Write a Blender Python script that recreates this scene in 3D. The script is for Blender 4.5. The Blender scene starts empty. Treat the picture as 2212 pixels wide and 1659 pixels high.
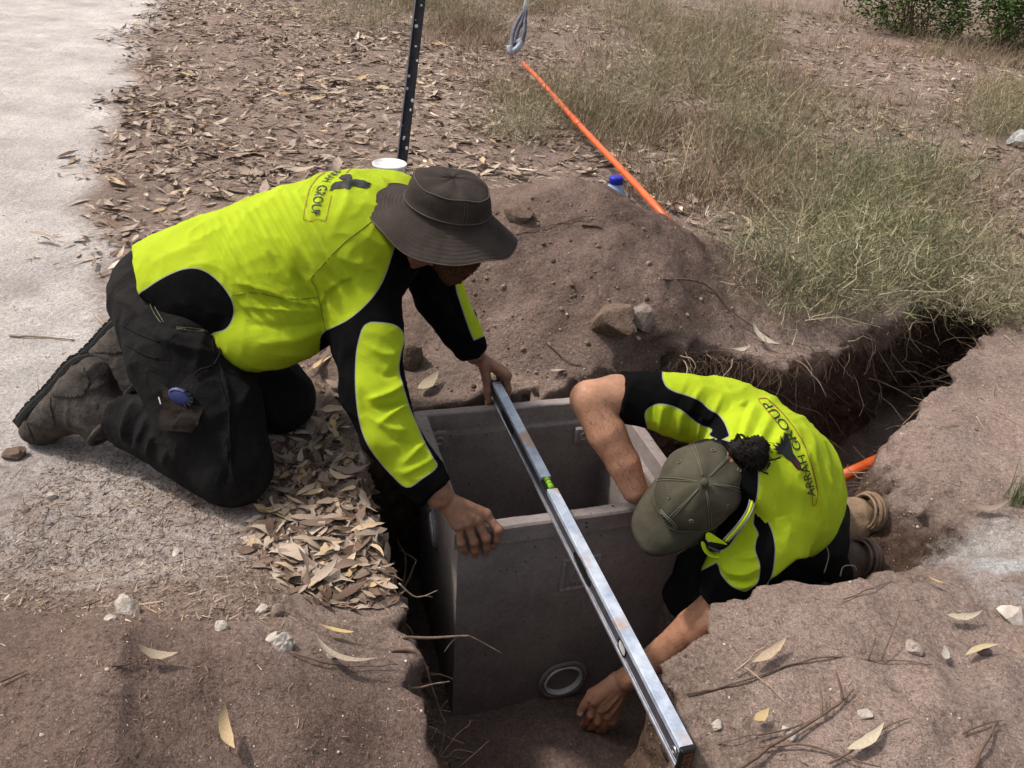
import bpy, math, random, time
import numpy as np
from mathutils import Vector, Matrix
from mathutils.bvhtree import BVHTree
from mathutils.geometry import tessellate_polygon

T0 = time.time()
random.seed(7)
RNG = np.random.default_rng(11)
SC = bpy.context.scene
COL = SC.collection

# ------------------------------------------------------------------ camera
PITCH, ROLL, CAM_H = 0.5409, 0.0888, 1.2776
cp, sp = math.cos(PITCH), math.sin(PITCH)
FWD = np.array([0, cp, -sp])
_up = np.array([0, sp, cp]); _rt = np.array([1.0, 0, 0])
RT = math.cos(ROLL) * _rt + math.sin(ROLL) * _up
UP = -math.sin(ROLL) * _rt + math.cos(ROLL) * _up
EYE = np.array([0, 0, CAM_H])
cam_data = bpy.data.cameras.new('camera')
cam_data.sensor_width = 36.0
cam_data.sensor_fit = 'HORIZONTAL'
cam_data.lens = 36.0 * 1800 / 2212
cam_data.clip_start = 0.05
cam_data.clip_end = 400
cam = bpy.data.objects.new('camera', cam_data)
COL.objects.link(cam)
cam.matrix_world = Matrix(((RT[0], UP[0], -FWD[0], EYE[0]), (RT[1], UP[1], -FWD[1], EYE[1]),
                           (RT[2], UP[2], -FWD[2], EYE[2]), (0, 0, 0, 1)))
SC.camera = cam

# ------------------------------------------------------------------ light
SUN_EL, SUN_AZ = math.radians(54), math.radians(164)     # azimuth counter-clockwise from +x
to_sun = Vector((math.cos(SUN_EL) * math.cos(SUN_AZ), math.cos(SUN_EL) * math.sin(SUN_AZ), math.sin(SUN_EL)))
world = bpy.data.worlds.new('World'); SC.world = world
world.use_nodes = True
wn = world.node_tree
for n in list(wn.nodes): wn.nodes.remove(n)
sky = wn.nodes.new('ShaderNodeTexSky'); sky.sky_type = 'NISHITA'; sky.sun_disc = False
sky.sun_elevation = SUN_EL
sky.sun_rotation = math.pi / 2 - SUN_AZ
sky.dust_density = 5.0; sky.ozone_density = 0.5; sky.air_density = 1.0
bg = wn.nodes.new('ShaderNodeBackground'); bg.inputs['Strength'].default_value = 0.15
wo = wn.nodes.new('ShaderNodeOutputWorld')
hs = wn.nodes.new('ShaderNodeHueSaturation'); hs.inputs['Saturation'].default_value = 0.35      # thin high haze: a whiter sky
wn.links.new(sky.outputs[0], hs.inputs['Color']); wn.links.new(hs.outputs[0], bg.inputs[0]); wn.links.new(bg.outputs[0], wo.inputs[0])
sun_d = bpy.data.lights.new('sun', 'SUN'); sun_d.energy = 2.7; sun_d.angle = math.radians(4.0)
sun_d.color = (1.0, 0.92, 0.84)
sun = bpy.data.objects.new('sun', sun_d); COL.objects.link(sun)
sun.rotation_euler = to_sun.to_track_quat('Z', 'Y').to_euler()
SC.view_settings.view_transform = 'Standard'
SC.view_settings.look = 'None'
SC.view_settings.exposure = 0.36
SC.view_settings.gamma = 1.0
SC.view_settings.use_curve_mapping = False

# ------------------------------------------------------------------ measuring helpers (photo measurements -> metres)
def ray(px, py): return FWD + (px - 1106.0) / 1800 * RT - (py - 829.5) / 1800 * UP
def P(px, py, Z): return EYE + Z * ray(px, py)
def G(px, py, z=0.0):
    d = ray(px, py); return EYE + (z - CAM_H) / d[2] * d
def PL(px, py, o, n):
    d = ray(px, py); return EYE + (np.dot(np.asarray(o) - EYE, n) / np.dot(d, n)) * d
def proj(V):
    d = np.asarray(V) - EYE; z = d @ FWD
    return np.stack([1106 + 1800 * (d @ RT) / z, 829.5 - 1800 * (d @ UP) / z], -1)
A = np.array
def nrm(v): v = np.asarray(v, float); return v / (np.linalg.norm(v) + 1e-12)

# ------------------------------------------------------------------ noise
_tab = RNG.random((32, 32, 32)).astype(np.float32)
def vnoise(p):
    p = np.asarray(p); i = np.floor(p).astype(int); f = p - i; f = f * f * (3 - 2 * f)
    a = i & 31; b = (i + 1) & 31
    def t(x, y, z): return _tab[x, y, z]
    x0, y0, z0 = a[..., 0], a[..., 1], a[..., 2]; x1, y1, z1 = b[..., 0], b[..., 1], b[..., 2]
    fx, fy, fz = f[..., 0], f[..., 1], f[..., 2]
    c00 = t(x0, y0, z0) * (1 - fx) + t(x1, y0, z0) * fx
    c10 = t(x0, y1, z0) * (1 - fx) + t(x1, y1, z0) * fx
    c01 = t(x0, y0, z1) * (1 - fx) + t(x1, y0, z1) * fx
    c11 = t(x0, y1, z1) * (1 - fx) + t(x1, y1, z1) * fx
    return ((c00 * (1 - fy) + c10 * fy) * (1 - fz) + (c01 * (1 - fy) + c11 * fy) * fz) * 2 - 1
def fbm(p, oct=3):
    s = 0; a = 1.0; p = np.asarray(p, float)
    for o in range(oct):
        s = s + a * vnoise(p * 2 ** o + 13.7 * o); a *= 0.5
    return s
def xy3(x, y, s, z=0.0): return np.stack([x * s, y * s, np.full_like(x, z)], -1)
def sstep(a, b, x): t = np.clip((x - a) / (b - a), 0, 1); return t * t * (3 - 2 * t)

# ------------------------------------------------------------------ mesh / object helpers
def tag(o, label=None, cat=None, group=None, kind=None):
    if label: o['label'] = label
    if cat: o['category'] = cat
    if group: o['group'] = group
    if kind: o['kind'] = kind
    return o
def wloc(o):
    l = np.zeros(3)
    while o is not None:
        l = l + A(o.location); o = o.parent
    return l
def link(o, parent=None):
    COL.objects.link(o)
    if parent is not None: o.parent = parent
    return o
def empty(name, loc, label=None, cat=None, group=None):
    o = bpy.data.objects.new(name, None); o.location = loc; o.empty_display_size = 0.05
    COL.objects.link(o)
    return tag(o, label, cat, group)
def mesh(name, V, F, mats=None, smooth=True, attrs=None, midx=None):
    V = np.asarray(V, float)
    me = bpy.data.meshes.new(name)
    if isinstance(F, np.ndarray): groups = [F] if len(F) else []
    else:
        by = {}
        for f in F: by.setdefault(len(f), []).append(f)
        groups = [np.array(g) for g in by.values()]
    me.vertices.add(len(V)); me.vertices.foreach_set('co', V.astype(np.float32).ravel())
    nl = sum(g.size for g in groups); npoly = sum(len(g) for g in groups)
    me.loops.add(nl); me.polygons.add(npoly)
    li = np.concatenate([g.ravel() for g in groups]) if groups else np.zeros(0, int)
    me.loops.foreach_set('vertex_index', li.astype(np.int32))
    sizes = np.concatenate([np.full(len(g), g.shape[1]) for g in groups]) if groups else np.zeros(0, int)
    me.polygons.foreach_set('loop_start', np.concatenate([[0], np.cumsum(sizes)[:-1]]).astype(np.int32) if len(sizes) else [])
    me.update(calc_edges=True)
    me.polygons.foreach_set('use_smooth', np.full(npoly, bool(smooth)))
    if midx is not None: me.polygons.foreach_set('material_index', np.asarray(midx, np.int32))
    for k, a in (attrs or {}).items():
        at = me.attributes.new(k, 'FLOAT', 'POINT'); at.data.foreach_set('value', np.asarray(a, np.float32))
    for m in (mats if isinstance(mats, (list, tuple)) else [mats]):
        if m is not None: me.materials.append(m)
    me.validate()
    return me
def add(name, V, F, mats=None, parent=None, smooth=True, attrs=None, midx=None, loc=None):
    off = wloc(parent) if parent is not None else np.zeros(3)
    if loc is not None: off = off + (np.asarray(loc) - off)
    V = np.asarray(V, float) - off
    o = bpy.data.objects.new(name, mesh(name, V, F, mats, smooth, attrs, midx))
    if loc is not None: o.location = np.asarray(loc) - (wloc(parent) if parent is not None else 0)
    return link(o, parent)

class MB:                                        # gathers shapes into one mesh
    def __init__(s): s.V = []; s.F = []; s.n = 0
    def put(s, V, F):
        V = np.asarray(V, float)
        s.V.append(V); s.F += [tuple(int(i) + s.n for i in f) for f in F]; s.n += len(V); return s
    def verts(s): return np.concatenate(s.V)
    def add(s, name, mat, parent=None, smooth=True, **k): return add(name, s.verts(), s.F, mat, parent, smooth, **k)
def basis(d, hint=(0, 0, 1)):
    d = nrm(d); h = np.asarray(hint, float)
    if abs(np.dot(d, nrm(h))) > 0.97: h = A([1.0, 0.1, 0])
    u = nrm(np.cross(h, d)); return u, np.cross(d, u), d
def tube(pts, rad, n=8, cap=True, squash=1.0):
    pts = np.asarray(pts, float); m = len(pts)
    rad = np.full(m, rad) if np.isscalar(rad) else np.asarray(rad)
    V = []; F = []
    u = None
    for i in range(m):
        d = pts[min(i + 1, m - 1)] - pts[max(i - 1, 0)]
        if u is None: u, v, _ = basis(d)
        else:
            d = nrm(d); u = nrm(u - np.dot(u, d) * d); v = np.cross(d, u)
        for k in range(n):
            a = 2 * math.pi * k / n
            V.append(pts[i] + rad[i] * (math.cos(a) * u + squash * math.sin(a) * v))
    for i in range(m - 1):
        for k in range(n):
            a, b = i * n + k, i * n + (k + 1) % n
            F.append((a, b, b + n, a + n))
    if cap: F.append(tuple(range(n - 1, -1, -1))); F.append(tuple(range((m - 1) * n, m * n)))
    return A(V), F
def box(c, ex, ey, ez, sx, sy, sz, bev=0.0):
    c = np.asarray(c, float)
    if bev <= 0:
        V = [c + ex * sx * a + ey * sy * b + ez * sz * d for d in (-.5, .5) for a, b in ((-.5, -.5), (.5, -.5), (.5, .5), (-.5, .5))]
        return A(V), [(3, 2, 1, 0), (4, 5, 6, 7), (0, 1, 5, 4), (1, 2, 6, 5), (2, 3, 7, 6), (3, 0, 4, 7)]
    V = []; hx, hy, hz = sx / 2, sy / 2, sz / 2
    rings = [(-hz, bev), (-hz + bev, 0), (hz - bev, 0), (hz, bev)]
    for z, inn in rings:
        for (a, b) in ((-1, -1), (1, -1), (1, 1), (-1, 1)):
            x, y = a * (hx - inn), b * (hy - inn)
            if inn == 0:
                c1 = (a * (hx - bev), b * hy); c2 = (a * hx, b * (hy - bev))
            else:
                c1 = (a * (hx - bev * 1.6), b * (hy - bev)); c2 = (a * (hx - bev), b * (hy - bev * 1.6))
            order = (c1, c2) if a * b < 0 else (c2, c1)
            if (a, b) == (1, -1): order = (c1, c2)
            if (a, b) == (1, 1): order = (c2, c1)
            if (a, b) == (-1, 1): order = (c1, c2)
            if (a, b) == (-1, -1): order = (c2, c1)
            for q in order: V.append(c + ex * q[0] + ey * q[1] + ez * z)
    F = [tuple(range(7, -1, -1)), tuple(range(24, 32))]
    for r in range(3):
        for k in range(8):
            a, b = r * 8 + k, r * 8 + (k + 1) % 8
            F.append((a, b, b + 8, a + 8))
    return A(V), F
def lathe(prof, n=48, c=(0, 0, 0), X=(1, 0, 0), Y=(0, 1, 0), Z=(0, 0, 1), sx=1.0, sy=1.0, fn=None):
    c, X, Y, Z = A(c, float), A(X, float), A(Y, float), A(Z, float)
    V = []; F = []
    for r, z in prof:
        for k in range(n):
            a = 2 * math.pi * k / n
            dz = fn(r, z, a) if fn else 0
            V.append(c + X * (r * sx * math.cos(a)) + Y * (r * sy * math.sin(a)) + Z * (z + dz))
    for i in range(len(prof) - 1):
        for k in range(n):
            a, b = i * n + k, i * n + (k + 1) % n
            F.append((a, b, b + n, a + n))
    return A(V), F

# ------------------------------------------------------------------ signed-distance modelling
class Cone:
    def __init__(s, a, b, ra, rb, part=0, flat=0, sq=None):
        s.a, s.b = A(a, float), A(b, float); s.ra, s.rb = ra, rb; s.part = part; s.flat = flat
        s.ab = s.b - s.a; s.L2 = s.ab @ s.ab + 1e-12; s.L = math.sqrt(s.L2)
        s.sq = sq                                   # (direction, factor): flattened along direction
    def d(s, p):
        q = p - s.a; t = (q @ s.ab) / s.L2; tc = np.clip(t, 0, 1)
        r = q - tc[..., None] * s.ab
        if s.sq is not None:
            n, f = s.sq; c = r @ n
            r = r + (c * (1.0 / f - 1))[..., None] * n
        d = np.sqrt((r * r).sum(-1)) - (s.ra + (s.rb - s.ra) * tc)
        if s.sq is not None: d = d * min(1.0, s.sq[1])
        if s.flat & 1: d = np.maximum(d, -t * s.L)
        if s.flat & 2: d = np.maximum(d, (t - 1) * s.L)
        return d
    def box(s):
        m = max(s.ra, s.rb) * (max(1, s.sq[1]) if s.sq else 1)
        return np.minimum(s.a, s.b) - m, np.maximum(s.a, s.b) + m
class Ell:
    def __init__(s, c, R, r, part=0):
        s.c = A(c, float); s.R = A([nrm(x) for x in R]); s.r = A(r, float); s.part = part
    def d(s, p):
        q = (p - s.c) @ s.R.T
        k0 = np.sqrt(((q / s.r) ** 2).sum(-1)); k1 = np.sqrt(((q / s.r ** 2) ** 2).sum(-1)) + 1e-9
        return k0 * (k0 - 1) / k1
    def box(s): m = s.r.max(); return s.c - m, s.c + m
def chain(pts, rads, part=0, flat=0, sq=None):
    n = len(pts) - 1
    return [Cone(pts[i], pts[i + 1], rads[i], rads[i + 1], part, (flat & 1 if i == 0 else 0) | (flat & 2 if i == n - 1 else 0), sq) for i in range(n)]
def smin(ds, k):
    ds = np.stack(ds); m = ds.min(0)
    return m - k * np.log(np.exp(-(ds - m) / k).sum(0))
def field(prims, k, p, extra=None):
    d = smin([q.d(p) for q in prims], k)
    return extra(p, d) if extra else d
def grid_eval(fn_block, lo, hi, h, B=20):
    n = np.ceil((hi - lo) / h).astype(int) + 1
    F = np.full(n, 1.0, np.float32)
    for i in range(0, n[0], B):
        for j in range(0, n[1], B):
            for k in range(0, n[2], B):
                e = np.minimum([i + B, j + B, k + B], n)
                fn_block(F, (i, j, k), e)
    return F
def surfnet(F, lo, h):
    S = F < 0
    c = np.zeros(tuple(np.array(S.shape) - 1), np.int8)
    off = [(a, b, d) for a in (0, 1) for b in (0, 1) for d in (0, 1)]
    nx, ny, nz = c.shape
    for a, b, d in off: c += S[a:a + nx, b:b + ny, d:d + nz]
    act = (c > 0) & (c < 8)
    I = np.argwhere(act)
    ids = np.full(c.shape, -1, np.int64); ids[act] = np.arange(len(I))
    acc = np.zeros((len(I), 3)); cnt = np.zeros(len(I))
    vals = {o: F[I[:, 0] + o[0], I[:, 1] + o[1], I[:, 2] + o[2]] for o in off}
    for o in off:
        for ax in range(3):
            if o[ax]: continue
            o2 = list(o); o2[ax] = 1; o2 = tuple(o2)
            v0, v1 = vals[o], vals[o2]
            m = (v0 < 0) != (v1 < 0)
            t = np.where(m, v0 / (v0 - v1 + 1e-20), 0)
            pt = np.tile(A(o, float), (len(I), 1)); pt[:, ax] += t
            acc[m] += pt[m]; cnt[m] += 1
    V = lo + h * (I + acc / cnt[:, None])
    Q = []
    for ax in range(3):
        b1, b2 = [(1, 2), (2, 0), (0, 1)][ax]
        s0 = [slice(None)] * 3; s1 = [slice(None)] * 3
        s0[ax] = slice(0, -1); s1[ax] = slice(1, None)
        for b in (b1, b2): s0[b] = slice(1, -1); s1[b] = slice(1, -1)
        a0, a1 = S[tuple(s0)], S[tuple(s1)]
        E = np.argwhere(a0 != a1)
        if not len(E): continue
        flip = a0[tuple(E.T)]
        E = E.copy(); E[:, b1] += 1; E[:, b2] += 1
        def cell(d1, d2):
            q = E.copy(); q[:, b1] -= d1; q[:, b2] -= d2
            return ids[tuple(q.T)]
        q = np.stack([cell(1, 1), cell(0, 1), cell(0, 0), cell(1, 0)], -1)
        q[~flip] = q[~flip][:, ::-1]
        Q.append(q)
    Q = np.concatenate(Q)
    return V, Q[(Q >= 0).all(1)]
def sdf_mesh(prims, k, h, extra=None, lo=None, hi=None, pad=0.02):
    if lo is None:
        bb = [q.box() for q in prims]
        lo = np.min([b[0] for b in bb], 0) - pad; hi = np.max([b[1] for b in bb], 0) + pad
    lo, hi = A(lo, float), A(hi, float)
    def blk(F, s, e):
        a = lo + h * A(s); b = lo + h * (A(e) - 1); c = (a + b) / 2; R = np.linalg.norm(b - a) / 2 + 1e-6
        dc = A([q.d(c[None])[0] for q in prims]); m = dc.min()
        if m > R * 1.3 + 3 * k + 0.02: return
        use = [q for q, d in zip(prims, dc) if d < m + 2.4 * R + 5 * k]
        g = np.stack(np.meshgrid(*[lo[i] + h * np.arange(s[i], e[i]) for i in range(3)], indexing='ij'), -1)
        F[s[0]:e[0], s[1]:e[1], s[2]:e[2]] = field(use, k, g, extra)
    F = grid_eval(blk, lo, hi, h)
    return surfnet(F, lo, h)
def vnormals(V, Q):
    n = np.cross(V[Q[:, 2]] - V[Q[:, 0]], V[Q[:, 3 if Q.shape[1] > 3 else 1]] - V[Q[:, 1 if Q.shape[1] > 3 else 0]])
    N = np.zeros_like(V)
    for i in range(Q.shape[1]): np.add.at(N, Q[:, i], n)
    return N / (np.linalg.norm(N, axis=1, keepdims=True) + 1e-12)
def relax(V, Q, it=2, w=0.5):
    for _ in range(it):
        S = np.zeros_like(V); c = np.zeros(len(V))
        for i in range(Q.shape[1]):
            for j in (1, -1):
                np.add.at(S, Q[:, i], V[Q[:, (i + j) % Q.shape[1]]]); np.add.at(c, Q[:, i], 1)
        V = V * (1 - w) + w * S / np.maximum(c, 1)[:, None]
    return V
def part_of(V, prims):
    best = np.full(len(V), 9.0); lab = np.zeros(len(V), int)
    for q in prims:
        d = q.d(V); m = d < best; best[m] = d[m]; lab[m] = q.part
    return lab
def poly_sd(pt, poly):                            # signed distance in the polygon's units, negative inside
    poly = A(poly, float); n = len(poly); best = np.full(len(pt), 1e9); ins = np.zeros(len(pt), bool)
    for i in range(n):
        a, b = poly[i], poly[(i + 1) % n]; ab = b - a; q = pt - a
        t = np.clip((q @ ab) / (ab @ ab + 1e-9), 0, 1)
        best = np.minimum(best, ((q - t[:, None] * ab) ** 2).sum(1))
        c = ((a[1] > pt[:, 1]) != (b[1] > pt[:, 1]))
        with np.errstate(divide='ignore', invalid='ignore'):
            xx = (b[0] - a[0]) * (pt[:, 1] - a[1]) / (b[1] - a[1] + 1e-12) + a[0]
        ins ^= c & (pt[:, 0] < xx)
    return np.where(ins, -1, 1) * np.sqrt(best)
def line_d(pt, pl):
    pl = A(pl, float); best = np.full(len(pt), 1e9); tt = np.zeros(len(pt))
    n = len(pl) - 1
    for i in range(n):
        a, b = pl[i], pl[i + 1]; ab = b - a; q = pt - a
        t = np.clip((q @ ab) / (ab @ ab + 1e-9), 0, 1)
        d = np.sqrt(((q - t[:, None] * ab) ** 2).sum(1)); m = d < best
        best[m] = d[m]; tt[m] = (i + t[m]) / n
    return best, tt
def smooth_poly(pts, n=4, closed=True):            # Catmull-Rom
    pts = A(pts, float); m = len(pts); out = []
    for i in range(m if closed else m - 1):
        if closed: p0, p1, p2, p3 = pts[i - 1], pts[i], pts[(i + 1) % m], pts[(i + 2) % m]
        else: p0, p1, p2, p3 = pts[max(i - 1, 0)], pts[i], pts[i + 1], pts[min(i + 2, m - 1)]
        for t in np.arange(n) / n:
            out.append(0.5 * (2 * p1 + (p2 - p0) * t + (2 * p0 - 5 * p1 + 4 * p2 - p3) * t * t + (3 * p1 - p0 - 3 * p2 + p3) * t ** 3))
    if not closed: out.append(pts[-1])
    return A(out)

def caster(V, Q):
    T = [tuple(q) for q in Q]
    return BVHTree.FromPolygons([tuple(v) for v in V], T)
# ------------------------------------------------------------------ materials
class Mat:
    def __init__(s, name):
        s.m = bpy.data.materials.new(name); s.m.use_nodes = True; s.t = s.m.node_tree
        s.b = s.t.nodes['Principled BSDF']
        s.b.inputs['Roughness'].default_value = 0.85
        s.b.inputs['Specular IOR Level'].default_value = 0.25
        s.tc = s.t.nodes.new('ShaderNodeTexCoord').outputs['Object']
    def n(s, t, **kw):
        nd = s.t.nodes.new(t)
        for k, v in kw.items(): setattr(nd, k, v)
        return nd
    def set(s, sock, v):
        if isinstance(v, bpy.types.NodeSocket): s.t.links.new(v, sock)
        elif isinstance(v, tuple) and len(v) == 3 and sock.type == 'RGBA': sock.default_value = (*v, 1)
        else: sock.default_value = v
        return s
    def noise(s, scale, detail=4, rough=0.6, vec=None, dist=0.0, mapping=None):
        nd = s.n('ShaderNodeTexNoise'); nd.inputs['Scale'].default_value = scale; nd.inputs['Detail'].default_value = detail
        nd.inputs['Roughness'].default_value = rough; nd.inputs['Distortion'].default_value = dist
        v = vec or s.tc
        if mapping is not None:
            mp = s.n('ShaderNodeMapping'); mp.inputs['Scale'].default_value = mapping[:3]
            if len(mapping) > 3: mp.inputs['Rotation'].default_value = mapping[3:6]
            s.t.links.new(v, mp.inputs[0]); v = mp.outputs[0]
        s.t.links.new(v, nd.inputs['Vector'])
        return nd.outputs['Fac']
    def voro(s, scale, feature='F1', vec=None, rnd=1.0):
        nd = s.n('ShaderNodeTexVoronoi', feature=feature); nd.inputs['Scale'].default_value = scale
        nd.inputs['Randomness'].default_value = rnd
        s.t.links.new(vec or s.tc, nd.inputs['Vector']); return nd
    def ramp(s, fac, stops, interp='LINEAR'):
        nd = s.n('ShaderNodeValToRGB'); r = nd.color_ramp; r.interpolation = interp
        while len(r.elements) < len(stops): r.elements.new(0.5)
        for e, (p, c) in zip(r.elements, stops):
            e.position = p; e.color = (c, c, c, 1) if np.isscalar(c) else (*c, 1)
        s.set(nd.inputs[0], fac); return nd.outputs[0]
    def mix(s, f, a, b, blend='MIX'):
        nd = s.n('ShaderNodeMix', data_type='RGBA', blend_type=blend)
        s.set(nd.inputs[0], f); s.set(nd.inputs[6], a); s.set(nd.inputs[7], b); return nd.outputs[2]
    def math(s, op, a, b=0.0, c=0.0):
        nd = s.n('ShaderNodeMath', operation=op); s.set(nd.inputs[0], a); s.set(nd.inputs[1], b); s.set(nd.inputs[2], c); return nd.outputs[0]
    def rng(s, v, a, b, c=0.0, d=1.0):
        nd = s.n('ShaderNodeMapRange'); s.set(nd.inputs[0], v)
        for i, x in enumerate((a, b, c, d)): nd.inputs[i + 1].default_value = x
        return nd.outputs[0]
    def attr(s, name): nd = s.n('ShaderNodeAttribute', attribute_name=name); return nd.outputs['Fac']
    def orand(s): return s.n('ShaderNodeObjectInfo').outputs['Random']
    def bump(s, h, dist=0.003, strength=1.0, prev=None):
        nd = s.n('ShaderNodeBump'); nd.inputs['Distance'].default_value = dist; nd.inputs['Strength'].default_value = strength
        s.set(nd.inputs['Height'], h)
        if prev is not None: s.t.links.new(prev, nd.inputs['Normal'])
        s.t.links.new(nd.outputs[0], s.b.inputs['Normal']); return nd.outputs[0]
    def col(s, c): s.set(s.b.inputs['Base Color'], c); return s
    def rough(s, r): s.set(s.b.inputs['Roughness'], r); return s
    def metal(s, v): s.set(s.b.inputs['Metallic'], v); return s
    def spec(s, v): s.set(s.b.inputs['Specular IOR Level'], v); return s
def plain(name, c, rough=0.7, metal=0.0, var=0.25, scale=30, bump=0.0, spec=0.3):
    m = Mat(name); f = m.noise(scale, 5)
    d = tuple(x * (1 - var) for x in c); e = tuple(min(1, x * (1 + var)) for x in c)
    m.col(m.ramp(f, [(0.3, d), (0.7, e)])).rough(rough).metal(metal).spec(spec)
    if bump: m.bump(m.noise(scale * 4, 6), bump)
    return m.m
# ================================================================== GROUND
def gxy(px): return A([G(x, y)[:2] for x, y in px])
HOLE = gxy([(1000, 1760), (985, 1690), (962, 1640), (926, 1560), (902, 1490), (890, 1420), (882, 1350), (868, 1290), (848, 1200), (822, 1110), (792, 1020), (772, 970), (784, 920),
            (872, 868), (1000, 853), (1160, 838), (1330, 824), (1410, 800), (1470, 782), (1540, 775), (1620, 785), (1700, 788), (1770, 768), (1850, 735), (1930, 700), (2010, 662), (2090, 628), (2170, 615),
            (2200, 650), (2150, 690), (2100, 745), (2070, 800), (2020, 855), (1985, 890), (1962, 930), (1952, 965), (1955, 1005), (1965, 1040), (2030, 1070), (2120, 1115), (2180, 1170), (2150, 1226),
            (2000, 1246), (1850, 1251), (1700, 1253), (1630, 1277), (1570, 1312), (1500, 1372), (1446, 1438), (1452, 1490), (1485, 1560), (1505, 1620), (1500, 1700), (1470, 1760)])
BOWL = G(2075, 1165)[:2]
PATH_EDGE = gxy([(352, -60), (330, 0), (262, 110), (215, 230), (178, 360), (168, 480), (180, 590), (235, 700), (300, 830), (370, 960), (400, 1080), (380, 1200), (300, 1300)])
def smooth_bump(x, y, c, rx, ry, ang, h, e=1.3):
    ca, sa = math.cos(ang), math.sin(ang)
    u = ((x - c[0]) * ca + (y - c[1]) * sa) / rx; v = (-(x - c[0]) * sa + (y - c[1]) * ca) / ry
    r2 = u * u + v * v
    return h * np.clip(1 - r2, 0, 1) ** e
MC = A([0.12, 2.78]); MC2 = A([0.74, 2.95])
def poly_sd2(x, y, poly):
    s = x.shape; return poly_sd(np.stack([x.ravel(), y.ravel()], -1), poly).reshape(s)
def mound(x, y):
    n = fbm(xy3(x, y, 3.1), 3)
    a = smooth_bump(x + .05 * n, y + .04 * n, MC, .76, .63, .05, .40, 1.15)
    b = smooth_bump(x, y + .05 * n, MC2, .58, .46, -.25, .17, 1.2)
    c = smooth_bump(x + .04 * n, y, (-.34, 2.55), .5, .5, 0.2, .15)
    m = np.maximum(np.maximum(a, b), c) + .3 * np.minimum(a, b)
    return m + (0.024 * fbm(xy3(x, y, 4.5), 3) + .007 * fbm(xy3(x, y, 26), 2)) * np.clip(m * 7, 0, 1)
def path_w(x, y):
    ex = np.interp(y, PATH_EDGE[::-1, 1], PATH_EDGE[::-1, 0])
    d = ex - x + .10 * fbm(xy3(x, y, 2.2, 4.0), 3)
    w = sstep(-.34, .14, d) * (1 - .92 * sstep(1.30, 1.02, y + .12 * fbm(xy3(x, y, 3.), 3)))
    front = sstep(2.1, 1.35, y)                       # the sandy verge goes on under the kneeling worker
    wf = sstep(.25, -.30, x + .45 + .15 * fbm(xy3(x, y, 2.7, 9.), 3)) * sstep(.96, 1.24, y + .10 * fbm(xy3(x, y, 3.), 3))
    return np.maximum(w * (1 - front * .52), front * wf * .46)
FM = G(190, 1590)[:2]; RIDGE = gxy([(330, 1400), (300, 1470), (290, 1560), (285, 1680), (280, 1800)])
def height(x, y):
    z = .012 * fbm(xy3(x, y, 1.3), 2) + .006 * fbm(xy3(x, y, 7, 3.), 3)
    z = z + .006 * fbm(xy3(x, y, 18, 4.), 2) * sstep(1.25, 1.05, y + .1 * x)
    far = sstep(3.2, 9, y)
    z = z + .05 * far * fbm(xy3(x, y, .5, 7.), 2)
    z = z - .02 * sstep(.2, -.3, x) * sstep(2.6, 1.9, y)
    pw = path_w(x, y); z = z * (1 - .6 * pw) - .012 * pw
    z = z + mound(x, y)
    n = fbm(xy3(x, y, 3, 5.), 3)
    f = smooth_bump(x, y, FM, .58, .46, .2, .12) + .02 * np.maximum(0, n) * sstep(1.15, .95, y) * sstep(.1, -.2, x)
    d, _ = line_d(np.stack([x.ravel(), y.ravel()], -1), RIDGE); d = d.reshape(x.shape)
    rx = np.interp(y, RIDGE[::-1, 1], RIDGE[::-1, 0])
    ridge = .055 * np.exp(-np.maximum(x - rx, 0) / .055) * np.exp(-(np.minimum(x - rx, 0) / .22) ** 2) * sstep(1.08, .95, y)
    z = z + f + ridge
    rt = sstep(.35, .9, x) * sstep(1.9, 1.2, y)
    z = z + rt * (.03 + .022 * fbm(xy3(x, y, 4, 2.), 3) + .012 * fbm(xy3(x, y, 14, 2.), 2))
    rb = sstep(1.0, 1.25, x) * sstep(3.3, 2.4, y) * sstep(1.5, 1.8, y)
    z = z + rb * (.035 + .02 * fbm(xy3(x, y, 5, 1.), 3))
    return z
def floor_z(x, y):
    z = -.690 + .014 * fbm(xy3(x, y, 6, 8.), 3)
    hx, hy, _ = P(1285, 1560, 2.2)
    z = z + .055 * np.exp(-(((x - hx) / .13) ** 2 + ((y - hy) / .10) ** 2))
    r = sstep(.62, .85, x)
    return z * (1 - r) + r * (-.46 + .05 * fbm(xy3(x, y, 5, 8.), 2))
def tilt(x, y):
    b = np.exp(-(((x - BOWL[0]) ** 2 + (y - BOWL[1]) ** 2) / .34 ** 2))
    fr = np.exp(-(((x - .15) ** 2 + (y - .85) ** 2) / .22 ** 2))
    return .05 + 1.05 * b * sstep(.75, 1.0, x) + .25 * fr
LO, HI, HS = A([-1.75, .52, -.74]), A([2.35, 3.65, .56]), 0.0125
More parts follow.
